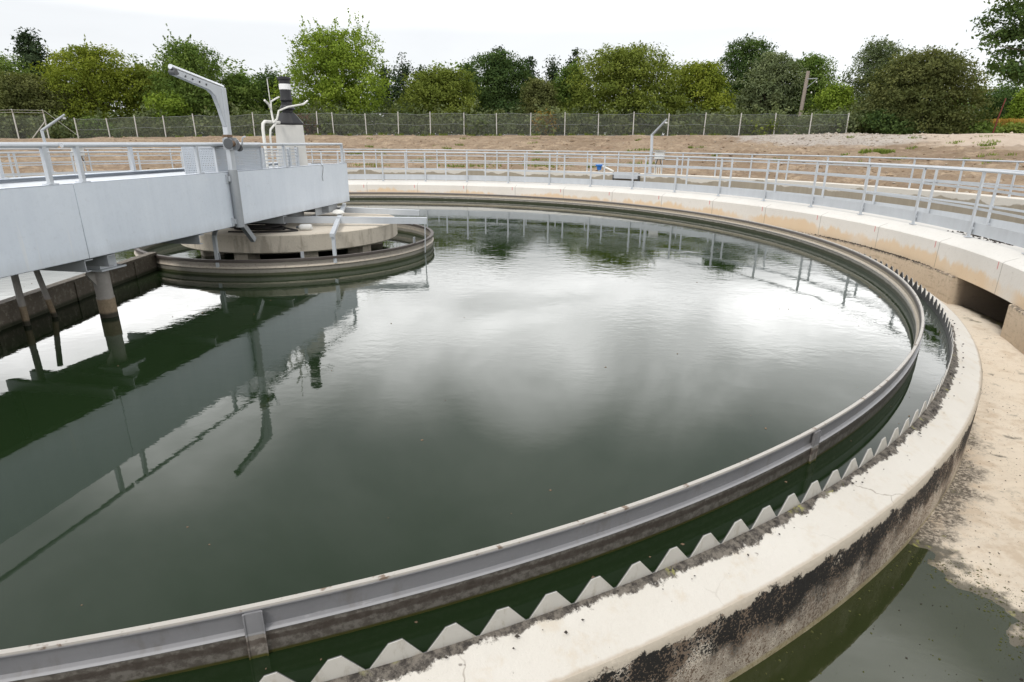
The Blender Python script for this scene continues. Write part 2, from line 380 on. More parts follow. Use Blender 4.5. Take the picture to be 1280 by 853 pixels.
def f_baffle(n):
    r, a, z = n.cyl(); p = n.pos()
    big = n.noise(p, 2.5, 5, .65); fine = n.noise(p, 30, 5, .7)
    zz = n.m('SUBTRACT', z, -.2275)
    arcp = n.comb(n.m('MULTIPLY', a, .18), n.m('MULTIPLY', z, 2.0), 0.0)
    rag = n.noise(arcp, 5, 6, .75)
    c = n.mix(big, (.165, .165, .175), (.265, .265, .275))
    c = n.mix(n.m('MULTIPLY', n.ss(n.noise(n.comb(n.m('MULTIPLY', a, .18), 0.0, n.m('MULTIPLY', z, .3)), 7, 5, .7), .52, .68), .45), c, (.15, .135, .12))
    c = n.mix(n.m('MULTIPLY', n.ss(n.noise(n.vm('MULTIPLY', p, (1, 1, 6)), 5, 5, .7), .62, .7), .25), c, (.5, .5, .5))
    ln = n.m('ADD', zz, n.m('MULTIPLY', n.m('SUBTRACT', rag, .5), .02))
    low = n.ss(ln, -.122, -.130)
    lc = n.mix(n.ss(fine, .4, .6), (.15, .13, .112), (.28, .255, .225))
    band = n.m('MULTIPLY', n.ss(n.m('ADD', zz, n.m('MULTIPLY', n.m('SUBTRACT', rag, .5), .07)), -.145, -.155), n.ss(n.m('ADD', zz, n.m('MULTIPLY', n.m('SUBTRACT', rag, .5), .09)), -.19, -.175))
    lc = n.mix(n.m('MULTIPLY', band, .7), lc, (.075, .055, .045))
    lc = n.mix(n.ss(zz, -.222, -.234), lc, (.09, .085, .02))
    c = n.mix(low, c, lc)
    ridge = n.m('MULTIPLY', n.ss(n.m('ABSOLUTE', n.m('ADD', zz, .122)), .007, .003), .5)
    c = n.mix(ridge, c, (.42, .42, .43))
    # the inner side is dirtier: dark crusted rim, sandy band, algae at the water
    inn = n.ss(r, 10.348, 10.343)
    ic = n.mix(n.ss(n.m('ADD', zz, n.m('MULTIPLY', n.m('SUBTRACT', rag, .5), .03)), -.05, -.075), (.085, .07, .06), (.40, .34, .255))
    ic = n.mix(n.ss(zz, -.11, -.13), ic, n.mix(rag, (.30, .27, .23), (.44, .42, .39)))
    ic = n.mix(n.ss(n.m('ADD', zz, n.m('MULTIPLY', n.m('SUBTRACT', rag, .5), .05)), -.175, -.20), ic, (.035, .04, .016))
    ic = n.mix(n.m('MULTIPLY', n.ss(fine, .5, .65), .4), ic, (.07, .06, .045))
    c = n.mix(inn, c, ic)
    rim = n.ss(zz, -.014, -.006)
    rc = n.mix(n.ss(n.noise(p, 14, 4, .6), .60, .67), (.42, .395, .36), (.18, .13, .095))
    rc = n.mix(n.ss(a, 20, 50), rc, (.20, .175, .155))
    c = n.mix(rim, c, rc)
    return {'Base Color': c, 'Roughness': .5, 'Normal': n.bump(fine, .2, .006)}
M['baffle'] = material('weathered_baffle_sheet', f_baffle)

def f_weir(n):
    p = n.pos(); r, a, z = n.cyl(); rag = n.noise(p, 12, 5, .7)
    c = n.mix(n.noise(p, 4, 4, .6), (.44, .43, .40), (.60, .585, .54))
    k = n.ss(n.m('ADD', z, n.m('MULTIPLY', n.m('SUBTRACT', rag, .5), .16)), -.40, -.46)
    c = n.mix(n.m('MULTIPLY', k, .75), c, (.36, .275, .17))
    c = n.mix(n.m('MULTIPLY', n.ss(n.noise(n.comb(n.m('MULTIPLY', a, 1.1), 0.0, n.m('MULTIPLY', z, 2)), 3.0, 5, .7), .52, .66), .45), c, (.30, .27, .20))
    inn = n.ss(r, 10.638, 10.635)
    ic = n.mix(rag, (.05, .048, .05), (.17, .165, .165))
    c = n.mix(inn, c, ic)
    return {'Base Color': c, 'Roughness': .45, 'Metallic': .1}
M['weir'] = material('stained_weir_plate', f_weir)

def f_wellring(n):
    r, a, z = n.cyl(); p = n.pos(); fine = n.noise(p, 26, 5, .7)
    rag = n.noise(n.comb(n.m('MULTIPLY', a, .05), n.m('MULTIPLY', z, 2), 0.0), 5, 5, .7)
    zz = n.m('ADD', n.m('ADD', z, .2275), n.m('MULTIPLY', n.m('SUBTRACT', rag, .5), .03))
    c = n.mix(n.ss(zz, -.035, -.05), (.075, .062, .055), (.33, .295, .255))
    c = n.mix(n.ss(zz, -.10, -.12), c, (.43, .38, .31))
    c = n.mix(n.ss(zz, -.13, -.15), c, (.25, .235, .20))
    c = n.mix(n.ss(zz, -.19, -.215), c, (.06, .065, .03))
    c = n.mix(n.m('MULTIPLY', n.ss(fine, .52, .68), .5), c, (.09, .08, .065))
    return {'Base Color': c, 'Roughness': .6, 'Normal': n.bump(fine, .3, .008)}
M['wellring'] = material('crusted_well_ring', f_wellring)

def f_slab(n):
    p = n.pos(); x, y, z = n.sep(p); fine = n.noise(p, 20, 6, .72); big = n.noise(p, 2, 5, .6)
    top = n.mix(big, (.52, .46, .37), (.66, .60, .51))
    side = n.mix(big, (.42, .375, .305), (.60, .545, .455))
    side = n.mix(n.m('MULTIPLY', n.ss(n.noise(n.vm('MULTIPLY', p, (5, 5, 1)), 1.2, 4, .6), .5, .65), .5), side, (.20, .17, .13))
    c = n.mix(n.ss(z, .03, .045), side, top)
    c = n.mix(n.m('MULTIPLY', n.ss(fine, .55, .7), .5), c, (.20, .17, .13))
    return {'Base Color': c, 'Roughness': .9, 'Normal': n.bump(fine, .5, .015)}
M['slab'] = material('weathered_slab', f_slab)

def f_scum(n):
    p = n.pos(); x, y, z = n.sep(p); fine = n.noise(p, 16, 6, .75); big = n.noise(p, 3, 5, .65)
    c = n.mix(big, (.07, .06, .045), (.19, .16, .125))
    c = n.mix(n.m('MULTIPLY', n.ss(fine, .5, .66), .7), c, (.30, .27, .22))
    c = n.mix(n.ss(z, -.40, -.45), c, (.03, .032, .015))
    return {'Base Color': c, 'Roughness': .75, 'Normal': n.bump(fine, .6, .02)}
M['scum'] = material('scum_crusted_board', f_scum)

def water(deep, scale, amp, far_only=True, ior=1.36, rough=.02, scumf=0):
    def fn(n):
        p = n.pos()
        q = n.vm('MULTIPLY', p, (1.0, 1.9, 1))
        w1 = n.noise(q, 2.3 * scale, 3, .55, .4); w2 = n.noise(q, .55 * scale, 2, .5, .2)
        h = n.m('ADD', n.m('MULTIPLY', w1, .35), w2)
        if far_only:                     # breeze ruffles the far half more than the sheltered near half
            x, y, z = n.sep(p)
            br = n.m('ADD', n.ss(n.m('ADD', n.m('ADD', y, n.m('MULTIPLY', x, .15)), n.m('MULTIPLY', n.noise(p, .35, 3, .6), 8)), -4, 9), .22)
            pt = n.m('MULTIPLY', n.ss(n.noise(n.vm('ADD', p, (4.2, 1.1, 0)), .38, 4, .6), .40, .62), n.m('MULTIPLY', n.ss(y, -9.5, -4.5), n.ss(y, 5.0, -1.0)))
            h = n.m('ADD', n.m('MULTIPLY', h, br), n.m('MULTIPLY', n.m('MULTIPLY', n.noise(n.vm('MULTIPLY', p, (1.0, 1.5, 1)), 7.0, 3, .55, .3), pt), .85))
        nb = n.bump(h, 1.0, amp)
        c = n.mix(n.noise(p, .25, 4, .6), tuple(v * .8 for v in deep), tuple(v * 1.2 for v in deep))
        r = {'Base Color': c, 'Roughness': rough, 'IOR': ior, 'Normal': nb}
        if scumf:
            sp = n.ss(n.noise(p, 22, 6, .75), .69, .74)
            r['Base Color'] = n.mix(n.m('MULTIPLY', sp, scumf), c, (.12, .11, .05))
            r['Roughness'] = n.m('ADD', rough, n.m('MULTIPLY', sp, .5))
        return r
    return fn
M['water'] = material('dark_green_water', water((.0105, .0215, .0075), 1.25, .0022, ior=1.42))
M['puddle'] = material('murky_puddle', water((.028, .036, .011), 1.2, .0012, False, 1.56, .02, .8))
M['pit_water'] = material('aeration_water', water((.05, .045, .03), 1.2, .01, False))

def f_earth(n):
    p = n.pos(); x, y, z = n.sep(p)
    big = n.noise(p, .16, 5, .6); mid = n.noise(p, .9, 6, .68); fine = n.noise(p, 5, 6, .75)
    c = n.mix(n.ss(big, .35, .65), (.205, .145, .090), (.300, .225, .150))
    c = n.mix(n.m('MULTIPLY', n.ss(mid, .48, .66), .7), c, (.44, .335, .23))
    c = n.mix(n.m('MULTIPLY', n.ss(fine, .48, .62), .65), c, (.155, .10, .062))
    hor = n.noise(n.vm('MULTIPLY', p, (.25, .6, 5)), 1.0, 5, .7)
    c = n.mix(n.m('MULTIPLY', n.ss(hor, .52, .66), .45), c, (.22, .14, .09))
    # worn sandy track on the right, with a spill of gravel beside it
    jx = n.m('ADD', x, n.m('MULTIPLY', n.m('SUBTRACT', n.noise(p, .2, 5, .65), .5), 9))
    R2 = n.m('SQRT', n.m('ADD', n.m('MULTIPLY', x, x), n.m('MULTIPLY', y, y)))
    tr = n.m('MULTIPLY', n.m('MULTIPLY', n.ss(jx, 26.5, 30), n.ss(jx, 50, 45)), n.ss(n.m('ADD', R2, n.m('MULTIPLY', mid, 4)), 27, 30))
    rut = n.noise(n.vm('MULTIPLY', p, (1.3, .22, 1)), .9, 5, .65)
    tc = n.mix(rut, (.40, .31, .235), (.60, .51, .42))
    c = n.mix(n.m('MULTIPLY', tr, .9), c, tc)
    gv = n.ss(n.vm('LENGTH', n.vm('MULTIPLY', n.vm('SUBTRACT', n.vm('ADD', p, n.comb(n.m('MULTIPLY', mid, 5), 0.0, 0.0)), (28.5, 33, 1.5)), (.16, .11, .1))), 1.0, .75)
    gc = n.mix(n.ss(n.vor(p, 6), .1, .5), (.20, .18, .165), (.42, .385, .35))
    c = n.mix(n.m('MULTIPLY', gv, .75), c, gc)
    gr = n.ss(n.m('ADD', R2, n.m('MULTIPLY', big, 10)), 70, 76)
    c = n.mix(gr, c, n.mix(mid, (.05, .06, .02), (.12, .10, .04)))
    return {'Base Color': c, 'Roughness': .95, 'Normal': n.bump(n.m('ADD', n.m('MULTIPLY', fine, .5), mid), .9, .12)}
M['earth'] = material('bare_earth', f_earth)

def leafmat(name, ca, cb, trans=.28):
    def fn(n):
        at = n.new('ShaderNodeAttribute', attribute_name='tint').outputs['Fac']
        c = n.mix(at, ca, cb)
        d1 = n.new('ShaderNodeBsdfDiffuse'); n.put(d1.inputs[0], c)
        t1 = n.new('ShaderNodeBsdfTranslucent'); n.put(t1.inputs[0], n.mix(1.0, c, (1.1, 1.15, .5), 'MULTIPLY'))
        mx = n.new('ShaderNodeMixShader'); mx.inputs[0].default_value = trans
        n.l.new(d1.outputs[0], mx.inputs[1]); n.l.new(t1.outputs[0], mx.inputs[2])
        return mx.outputs[0]
    return material(name, fn)
LEAF = {
    'olive': leafmat('olive_leaves', (0.1105, 0.1456, 0.0312), (0.2275, 0.2665, 0.0585)),
    'yellow': leafmat('yellow_green_leaves', (0.1300, 0.1716, 0.0286), (0.2600, 0.2964, 0.0468)),
    'lime': leafmat('lime_leaves', (0.1248, 0.1914, 0.0299), (0.2746, 0.3578, 0.0582)),
    'green': leafmat('mid_green_leaves', (0.0806, 0.1365, 0.0338), (0.1755, 0.2405, 0.0624)),
    'dark': leafmat('dark_green_leaves', (0.0468, 0.0832, 0.0312), (0.1066, 0.1560, 0.0494)),
    'pine': leafmat('pine_needles', (0.0299, 0.0499, 0.0267), (0.0798, 0.1099, 0.0565), .1),
    'grey': leafmat('grey_green_leaves', (0.0975, 0.1300, 0.0650), (0.2015, 0.2340, 0.1235)),
    'brown': leafmat('brownish_green_leaves', (0.0754, 0.0910, 0.0338), (0.1820, 0.1950, 0.0754)),
    'deep': leafmat('thicket_leaves', (0.0780, 0.1066, 0.0494), (0.1950, 0.2236, 0.1066)),
    'rust': leafmat('rusty_leaves', (0.1000, 0.0550, 0.0350), (0.2100, 0.1200, 0.0800)),
    'straw': leafmat('dry_straw', (0.3000, 0.1900, 0.0500), (0.5000, 0.3400, 0.1000)),
    'grass': leafmat('grass_blades', (0.0998, 0.1414, 0.0333), (0.2330, 0.2829, 0.0666)),
}
M['bark'] = material('bark', lambda n: {'Base Color': n.mix(n.noise(n.vm('MULTIPLY', n.obj(), (6, 6, 1)), 3, 4, .6), (.035, .028, .02), (.09, .072, .055)), 'Roughness': .95})
M['timber'] = material('weathered_timber', lambda n: {'Base Color': n.mix(n.noise(n.vm('MULTIPLY', n.obj(), (14, 14, .6)), 2, 4, .6), (.20, .165, .135), (.36, .31, .27)), 'Roughness': .9})
M['fencepost'] = material('pale_fence_post', lambda n: {'Base Color': n.mix(n.noise(n.obj(), 4, 4, .6), (.42, .41, .385), (.56, .55, .52)), 'Roughness': .8})
def f_mesh(n):
    p = n.pos()
    d1 = n.new('ShaderNodeBsdfDiffuse'); n.put(d1.inputs[0], n.mix(n.noise(p, .5, 3, .5), (.15, .16, .145), (.20, .21, .19)))
    t1 = n.new('ShaderNodeBsdfTransparent'); mx = n.new('ShaderNodeMixShader')
    x, y, z = n.sep(p)
    u = n.m('ABSOLUTE', n.m('SUBTRACT', n.m('FRACT', n.m('MULTIPLY', n.m('ADD', x, z), 14)), .5))
    v = n.m('ABSOLUTE', n.m('SUBTRACT', n.m('FRACT', n.m('MULTIPLY', n.m('SUBTRACT', x, z), 14)), .5))
    wv = n.m('LESS_THAN', n.m('MINIMUM', u, v), .06)
    n.put(mx.inputs[0], wv)
    n.l.new(t1.outputs[0], mx.inputs[1]); n.l.new(d1.outputs[0], mx.inputs[2]); return mx.outputs[0]
M['chain'] = material('chain_link', f_mesh)
def f_perf(n):
    x, y, z = n.sep(n.obj())
    cs = .024
    hx = n.m('GREATER_THAN', n.m('ABSOLUTE', n.m('SUBTRACT', n.m('FRACT', n.m('DIVIDE', n.m('ADD', x, y), cs)), .5)), .22)
    hz = n.m('GREATER_THAN', n.m('ABSOLUTE', n.m('SUBTRACT', n.m('FRACT', n.m('DIVIDE', z, cs)), .5)), .22)
    solid = n.m('MAXIMUM', hx, hz)
    b = n.new('ShaderNodeBsdfPrincipled'); n.put(b.inputs['Base Color'], (.43, .465, .51)); b.inputs['Roughness'].default_value = .5; b.inputs['Metallic'].default_value = .25
    t1 = n.new('ShaderNodeBsdfTransparent'); mx = n.new('ShaderNodeMixShader')
    n.put(mx.inputs[0], solid); n.l.new(t1.outputs[0], mx.inputs[1]); n.l.new(b.outputs[0], mx.inputs[2]); return mx.outputs[0]
M['perf'] = material('perforated_sheet', f_perf)
def plain(name, c, rough=.5, metal=0, var=.15):
    M[name] = material(name, lambda n: {'Base Color': n.mix(n.noise(n.obj(), 9, 4, .6), tuple(v * (1 - var) for v in c), tuple(min(1, v * (1 + var)) for v in c)), 'Roughness': rough, 'Metallic': metal})
plain('black_plastic', (.010, .0105, .013), .55); plain('white_label', (.82, .82, .82), .5, 0, .04); plain('white_pvc', (.68, .67, .63), .45)
plain('column_grey', (.55, .54, .51), .6, 0, .1); plain('blue_paint', (.02, .16, .52), .4); plain('red_rust', (.16, .035, .025), .8)
plain('cream_box', (.62, .62, .60), .5); plain('rubber', (.02, .02, .02), .7); plain('cable_black', (.02, .018, .017), .6); plain('stone', (.34, .29, .235), .9, 0, .4)
plain('rust_brown', (.17, .11, .07), .8, 0, .35); plain('debris_and_gap_shade', (.05, .042, .035), .95, 0, .4); plain('bright_steel', (.55, .57, .6), .3, .8)
def f_pipe(n):
    p = n.pos(); x, y, z = n.sep(p); rag = n.noise(p, 14, 5, .7)
    c = n.mix(rag, (.20, .185, .165), (.36, .34, .32))
    zz = n.m('ADD', z, n.m('MULTIPLY', n.m('SUBTRACT', rag, .5), .04))
    c = n.mix(n.ss(zz, -.24, -.255), c, n.mix(n.noise(p, 40, 4, .7), (.10, .07, .045), (.36, .28, .18)))
    c = n.mix(n.ss(zz, -.40, -.43), c, (.03, .025, .015))
    return {'Base Color': c, 'Roughness': .65, 'Normal': n.bump(rag, .2, .01)}
M['scraper_pipe'] = material('waterline_stained_pipe', f_pipe)

# ================================================================== SETTING
ZB, ZW, ZF = -.2275, -.47, -.97        # baffle top, water level, channel floor
def disc(name, r0_, r1_, z, mat, n=180):
    mb = MB(); vs = []
    for i in range(n):
        a = 2 * math.pi * i / n
        vs += [(r0_ * math.cos(a), r0_ * math.sin(a), z), (r1_ * math.cos(a), r1_ * math.sin(a), z)]
    mb.add(vs, [(2 * i, 2 * i + 1, 2 * ((i + 1) % n) + 1, 2 * ((i + 1) % n)) for i in range(n)])
    return tag(part(name, mb, mat, smooth=0), kind='structure')
disc('tank_water', 0.001, 10.632, ZW, M['water'])
disc('aeration_water', 13.32, 16.42, -.75, M['pit_water'])

# terrain: one polar sheet from the outer wall to the horizon
def fade(t): t = np.clip(t, 0, 1); return t * t * (3 - 2 * t)
def ground_z(x, y):
    x = np.asarray(x, float); y = np.asarray(y, float); R = np.hypot(x, y)
    top = np.interp(x, [-60, -35, -27, -14, 0, 20, 34, 60], [1.2, 1.35, 1.62, 1.95, 2.05, 2.15, 2.2, 2.3])
    t = np.clip((R - 20) / 24.5, 0, 1); t = t * .75 + fade(t) * .25
    front = fade((y + 8) / 22)
    z = .16 + (top - .16) * t * front
    z = z + front * np.clip((R - 18.5) / 3, 0, 1) * (.05 * np.sin(x * 1.1 + np.sin(y * .7) * 2) * np.cos(y * .9) + .03 * np.sin(x * 2.7 + y * 1.9))
    z = z + .14 * np.exp(-(((x - 27.5) / 2.6) ** 2 + ((y - 33) / 3.5) ** 2)) + .12 * np.exp(-(((x - 22.5) / 2) ** 2 + ((y - 31) / 2.5) ** 2))
    return z
rad = np.concatenate([np.linspace(16.62, 50, 150), np.geomspace(51, 900, 40)])
na = 540
A = np.linspace(0, 2 * np.pi, na, endpoint=False)
rr, aa = np.meshgrid(rad, A, indexing='ij')
X, Y = rr * np.cos(aa), rr * np.sin(aa)
gz = ground_z(X, Y) + np.where((rr > 19) & (rr < 42), RNG.normal(0, .045, rr.shape) + .04 * np.sin(X * 3.1 + 2 * np.sin(Y * 2.2)) * np.sin(Y * 2.7), 0)
me = bpy.data.meshes.new('ground')
idx = np.arange(len(rad) * na).reshape(len(rad), na)
q = np.stack([idx[:-1], idx[1:], np.roll(idx, -1, 1)[1:], np.roll(idx, -1, 1)[:-1]], -1).reshape(-1, 4)
def fill(me, V, F, mat, smooth=False, tint=None):
    k = F.shape[1]
    me.vertices.add(len(V)); me.vertices.foreach_set('co', np.ascontiguousarray(V, np.float32).ravel())
    me.loops.add(F.size); me.loops.foreach_set('vertex_index', np.ascontiguousarray(F, np.int32).ravel())
    me.polygons.add(len(F)); me.polygons.foreach_set('loop_start', np.arange(0, F.size, k, dtype=np.int32))
    me.polygons.foreach_set('loop_total', np.full(len(F), k, np.int32))
    if smooth: me.polygons.foreach_set('use_smooth', np.ones(len(F), bool))
    if tint is not None:
        at = me.attributes.new('tint', 'FLOAT', 'FACE'); at.data.foreach_set('value', np.ascontiguousarray(tint, np.float32))
    me.materials.append(mat); me.update(); me.validate()
fill(me, np.stack([X, Y, gz], -1).reshape(-1, 3), q, M['earth'], True)
tag(link('ground', me), kind='structure')

# launder channel floor, sagging towards a puddle beside the camera
mb = MB(); vs = []
rs = np.linspace(10.86, 13.22, 118); angs = np.concatenate([np.arange(-125, -74.9, .5), np.arange(-74.8, -36, .12), np.arange(-36, 30.01, .5)])
def floor_z(r, a):
    x, y = r * math.cos(R_(a)), r * math.sin(R_(a))
    wob = .05 * math.sin(y * 6.1) + .035 * math.sin(y * 14.3 + x * 5) + .02 * math.sin(y * 31 + 1)
    z = ZF - .050 * float(fade((7.38 + wob - x) / .75)) if y < -5 else ZF
    z += .010 * nz.noise(Vector((x * 7, y * 7, 0))) + .006 * nz.noise(Vector((x * 21, y * 21, 3)))
    z += .004 * math.sin(r * 14 + a * .7) * math.sin(a * 1.3)
    if r > 11.8: z -= .33 * float(fade((r - 11.8) / 1.1)) * (1 if a > -40 else 0)
    return z
for a in angs:
    for r in rs: vs.append(arc(r, a, floor_z(r, a)))
m_ = len(rs)
mb.add(vs, [(i * m_ + k, i * m_ + k + 1, (i + 1) * m_ + k + 1, (i + 1) * m_ + k) for i in range(len(angs) - 1) for k in range(m_ - 1)])
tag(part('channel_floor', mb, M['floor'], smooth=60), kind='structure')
mb = MB(); mb.ring([(10.86, ZF - .1), (11.8, ZF - .1), (11.8, ZF), (10.86, ZF)], 30.0, 235.0, 200)
tag(part('channel_floor', mb, M['floor']), kind='structure')
mb = MB(); vs = []; aw = np.arange(-124, -48.9, .5)
for a in aw: vs += [arc(10.87, a, -.992), arc(12.05, a, -.992)]
mb.add(vs, [(2 * i, 2 * i + 1, 2 * i + 3, 2 * i + 2) for i in range(len(aw) - 1)])
tag(part('puddle_water', mb, M['puddle'], smooth=0), kind='structure')
mb = MB(); mb.ring([(12.28, -.2), (13.3, -.2), (13.3, .03), (12.28, .03)])
tag(part('walkway', mb, M['walk']), kind='structure')

# ================================================================== TANK WALLS
t = thing('launder_wall', 'high pale concrete ring wall with orange stains and a square culvert opening', 'wall')
mb = MB(); mb.ring([(11.79, -.52), (12.3, -.52), (12.3, .055), (12.05, .05), (11.815, -.042), (11.79, -.065)], n=720)
def recess(mb):                        # the wall steps back where the viewing landing is
    for i, (x, y, z) in enumerate(mb.v):
        a = math.degrees(math.atan2(y, x)); r = math.hypot(x, y)
        if r < 12.2:
            k = float(fade((a + 100) / 8) * fade((-44 - a) / 8)); q_ = (r + .22 * k) / r; mb.v[i] = (x * q_, y * q_, z)
recess(mb)
part('upper_wall', mb, M['highwall'], t)
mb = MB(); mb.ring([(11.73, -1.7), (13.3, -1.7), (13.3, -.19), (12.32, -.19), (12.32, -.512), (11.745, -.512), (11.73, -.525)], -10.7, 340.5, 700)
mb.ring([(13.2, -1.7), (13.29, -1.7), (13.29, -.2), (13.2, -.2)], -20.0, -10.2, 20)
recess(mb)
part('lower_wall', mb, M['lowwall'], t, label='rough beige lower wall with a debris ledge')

t = thing('weir_wall', 'low concrete ring wall with white flat top and black stained outer face', 'wall')
mb = MB()
prof = [(10.642, -1.6), (10.905, -1.6), (10.908, -.530), (10.893, -.508), (10.71, -.445), (10.672, -.421), (10.642, -.412)]
mb.ring(prof, n=720)
part('wall_body', mb, M['weirwall'], t)

# notched weir plate
nt_ = 296
mb = MB(); top = []
for i in range(nt_):
    for fx, z in ((0.0, -.418), (.03, -.418), (.385, -.318), (.385 + .22, -.317), (.97, -.418)):
        jit = random.uniform(-.004, .004) if z > -.4 else 0
        top.append((360 * (i + fx + (random.uniform(-.02, .02) if z > -.4 else 0)) / nt_, z + jit))
n_ = len(top); vs = []
for a, z in top: vs += [arc(10.632, a, -.95), arc(10.632, a, z), arc(10.640, a, z), arc(10.640, a, -.95)]
fs = []
for i in range(n_):
    j = (i + 1) % n_
    fs += [(4 * i, 4 * j, 4 * j + 1, 4 * i + 1), (4 * i + 1, 4 * j + 1, 4 * j + 2, 4 * i + 2), (4 * i + 2, 4 * j + 2, 4 * j + 3, 4 * i + 3)]
mb.add(vs, fs)
wp = part('weir_plate', mb, M['weir'], smooth=0)
tag(wp, 'saw toothed grey weir plate standing along the inner edge of the low wall', 'weir plate')

# scum baffle ring with straps
t = thing('scum_baffle', 'large grey metal baffle ring standing in the green water', 'baffle')
mb = MB()
mb.ring([(r, ZB + z) for r, z in ((10.372, 0), (10.374, -.016), (10.362, -.024), (10.353, -.11), (10.379, -.122), (10.371, -.135), (10.371, -.7), (10.340, -.7), (10.340, -.15), (10.322, -.135), (10.328, -.115), (10.345, -.10), (10.340, -.03), (10.346, -.016), (10.350, 0))], n=720)
part('baffle_sheet', mb, M['baffle'], t)
strap = MB(); strap.box((10.374, 0, ZB - .36), (.016, .062, .68)); strap.box((10.380, -.034, ZB - .36), (.012, .006, .68)); strap.box((10.380, .034, ZB - .36), (.012, .006, .68))
sm = strap.mesh('strap', M['baffle'])
for k in range(19):
    link('strap', sm, t, (0, 0, 0), R_(-71.54 + 18.5 * k if k < 1 else -71.54 + 18.9 * k))

# outer tank wall
t = thing('outer_wall', 'far outer ring wall of concrete with a scalloped damp stain', 'wall')
mb = MB(); mb.ring([(16.4, -1.5), (16.72, -1.5), (16.72, .352), (16.42, .352), (16.4, .335)], n=720)
part('wall_body', mb, M['outerwall'], t)

# ================================================================== RAILINGS
def tube_prof(r, z, q, n=8): return [(r + q * math.cos(2 * math.pi * k / n), z + q * math.sin(2 * math.pi * k / n)) for k in range(n)]
def railing(label, Rr, zbase, ztop, mids, kick, posts, a0, a1, pw, post_out):
    t = thing('ring_railing', label, 'railing', group='galvanised railings around the tank')
    n = int((a1 - a0) * 1.5)
    mb = MB(); mb.ring(tube_prof(Rr, ztop - .022, .022), a0, a1, n); part('top_rail', mb, M['galv'], t)
    for mz in mids:
        mb = MB(); mb.ring([(Rr + .026, mz - .02), (Rr + .034, mz - .02), (Rr + .034, mz + .02), (Rr + .026, mz + .02)], a0, a1, n); part('mid_rail', mb, M['galv'], t)
    if kick:
        mb = MB(); mb.ring([(Rr + .036, kick[0]), (Rr + .041, kick[0]), (Rr + .041, kick[1]), (Rr + .036, kick[1])], a0, a1, n); part('kick_plate', mb, M['galv'], t)
    p = MB(); p.box((0, 0, (ztop - .05 + zbase) / 2), (pw[0], pw[1], ztop - .05 - zbase))
    if post_out: p.box((0, 0, zbase + .006), (.09, .10, .012))
    for mz in list(mids) + ([sum(kick) / 2] if kick else []): p.box((.018, 0, mz), (.034, pw[1] + .012, .035))
    p.box((0, 0, ztop - .055), (.03, pw[1], .03))
    pm = p.mesh('post', M['galv'])
    for a in posts: link('post', pm, t, arc(Rr, a, 0), R_(a))
    return t
railing('inner ring railing with kick plate nearest the water', 12.1, .06, 1.155, (.84, .53), (.115, .31), [93.55 - 7.81 * k for k in range(-19, 20)], -55.1, 242.3, (.026, .056), True)
railing('second ring railing behind the inner one along the walkway', 13.1, .03, 1.125, (.81, .46), (.06, .25), [97.3 - 7.14 * k for k in range(-22, 28)], -97, 260.5, (.024, .052), False)
railing('thin railing on top of the far outer wall', 16.55, .352, 1.19, (.92, .62), None, [96.75 - 9.6 * k / 2 for k in range(-26, 36)], -75, 225, (.024, .045), False)

# ================================================================== SCRAPER BRIDGE
AZ = R_(81.036); DX = np.array([math.cos(AZ), math.sin(AZ)]); NX = np.array([DX[1], -DX[0]])
def bl(s, N, z): v = DX * s + NX * N; return (v[0], v[1], z)       # along, to the camera's side, up
def L3(s, N, z): return (s, -N, z)                                  # the same in the bridge's own axes
def bthing(name, label, cat, s, N, z, group=None): return thing(name, label, cat, bl(s, N, z), AZ, group)

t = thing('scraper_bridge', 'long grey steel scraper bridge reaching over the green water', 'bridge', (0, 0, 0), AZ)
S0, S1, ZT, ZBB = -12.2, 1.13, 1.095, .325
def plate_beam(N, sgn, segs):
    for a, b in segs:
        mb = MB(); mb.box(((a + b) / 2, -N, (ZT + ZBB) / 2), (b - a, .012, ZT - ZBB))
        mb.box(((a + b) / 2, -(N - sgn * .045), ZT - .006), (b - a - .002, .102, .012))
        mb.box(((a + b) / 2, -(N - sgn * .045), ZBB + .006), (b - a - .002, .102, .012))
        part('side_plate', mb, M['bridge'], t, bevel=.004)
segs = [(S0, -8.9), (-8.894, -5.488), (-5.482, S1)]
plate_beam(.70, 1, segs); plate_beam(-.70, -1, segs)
for sx in (-8.897, -5.485):
    for N in (.685, -.685):
        mb = MB(); mb.box((sx, -N, (ZT + ZBB) / 2), (.09, .012, ZT - ZBB - .03)); part('splice_plate', mb, M['galv_dull'], t)
mb = MB(); mb.box((S1 - .02, 0, (ZT + ZBB) / 2), (.012, 1.386, ZT - ZBB - .03)); part('end_plate', mb, M['bridge'], t)
mb = MB(); mb.box(((S0 + S1) / 2, 0, 1.03), (S1 - S0 - .1, 1.38, .03)); part('deck', mb, M['galv'], t)
for s in (-11, -9, -7.1, -5.55, -5.25, -3.72, -1.55, .15):           # channels across the underside
    mb = MB(); mb.box((s, 0, .255), (.012, 1.40, .12)); mb.box((s + .05, 0, .311), (.11, 1.40, .012)); mb.box((s + .03, 0, .196), (.06, 1.40, .010))
    part('cross_beam', mb, M['galv_dull'], t)
mb = MB(); mb.box((-5.0, -.35, .12), (.36, .34, .02)); mb.box((-5.02, -.35, .21), (.24, .24, .17)); part('bracket', mb, M['galv'], t)
mb = MB(); mb.bar(L3(-5.2, -.25, .22), L3(-.9, -.25, .22), .05, .09); part('longitudinal_beam', mb, M['galv_dull'], t)
mb = MB(); mb.box((.35, -.55, .24), (.95, .012, .17)); mb.box((.35, -.50, .16), (.95, .10, .012)); part('hanger_plate', mb, M['galv'], t)
mb = MB(); mb.lathe([(.27, .0), (.27, .33)], 32, (-.1, 0, 0.04)); part('pivot_drum', mb, M['galv_dull'], t)
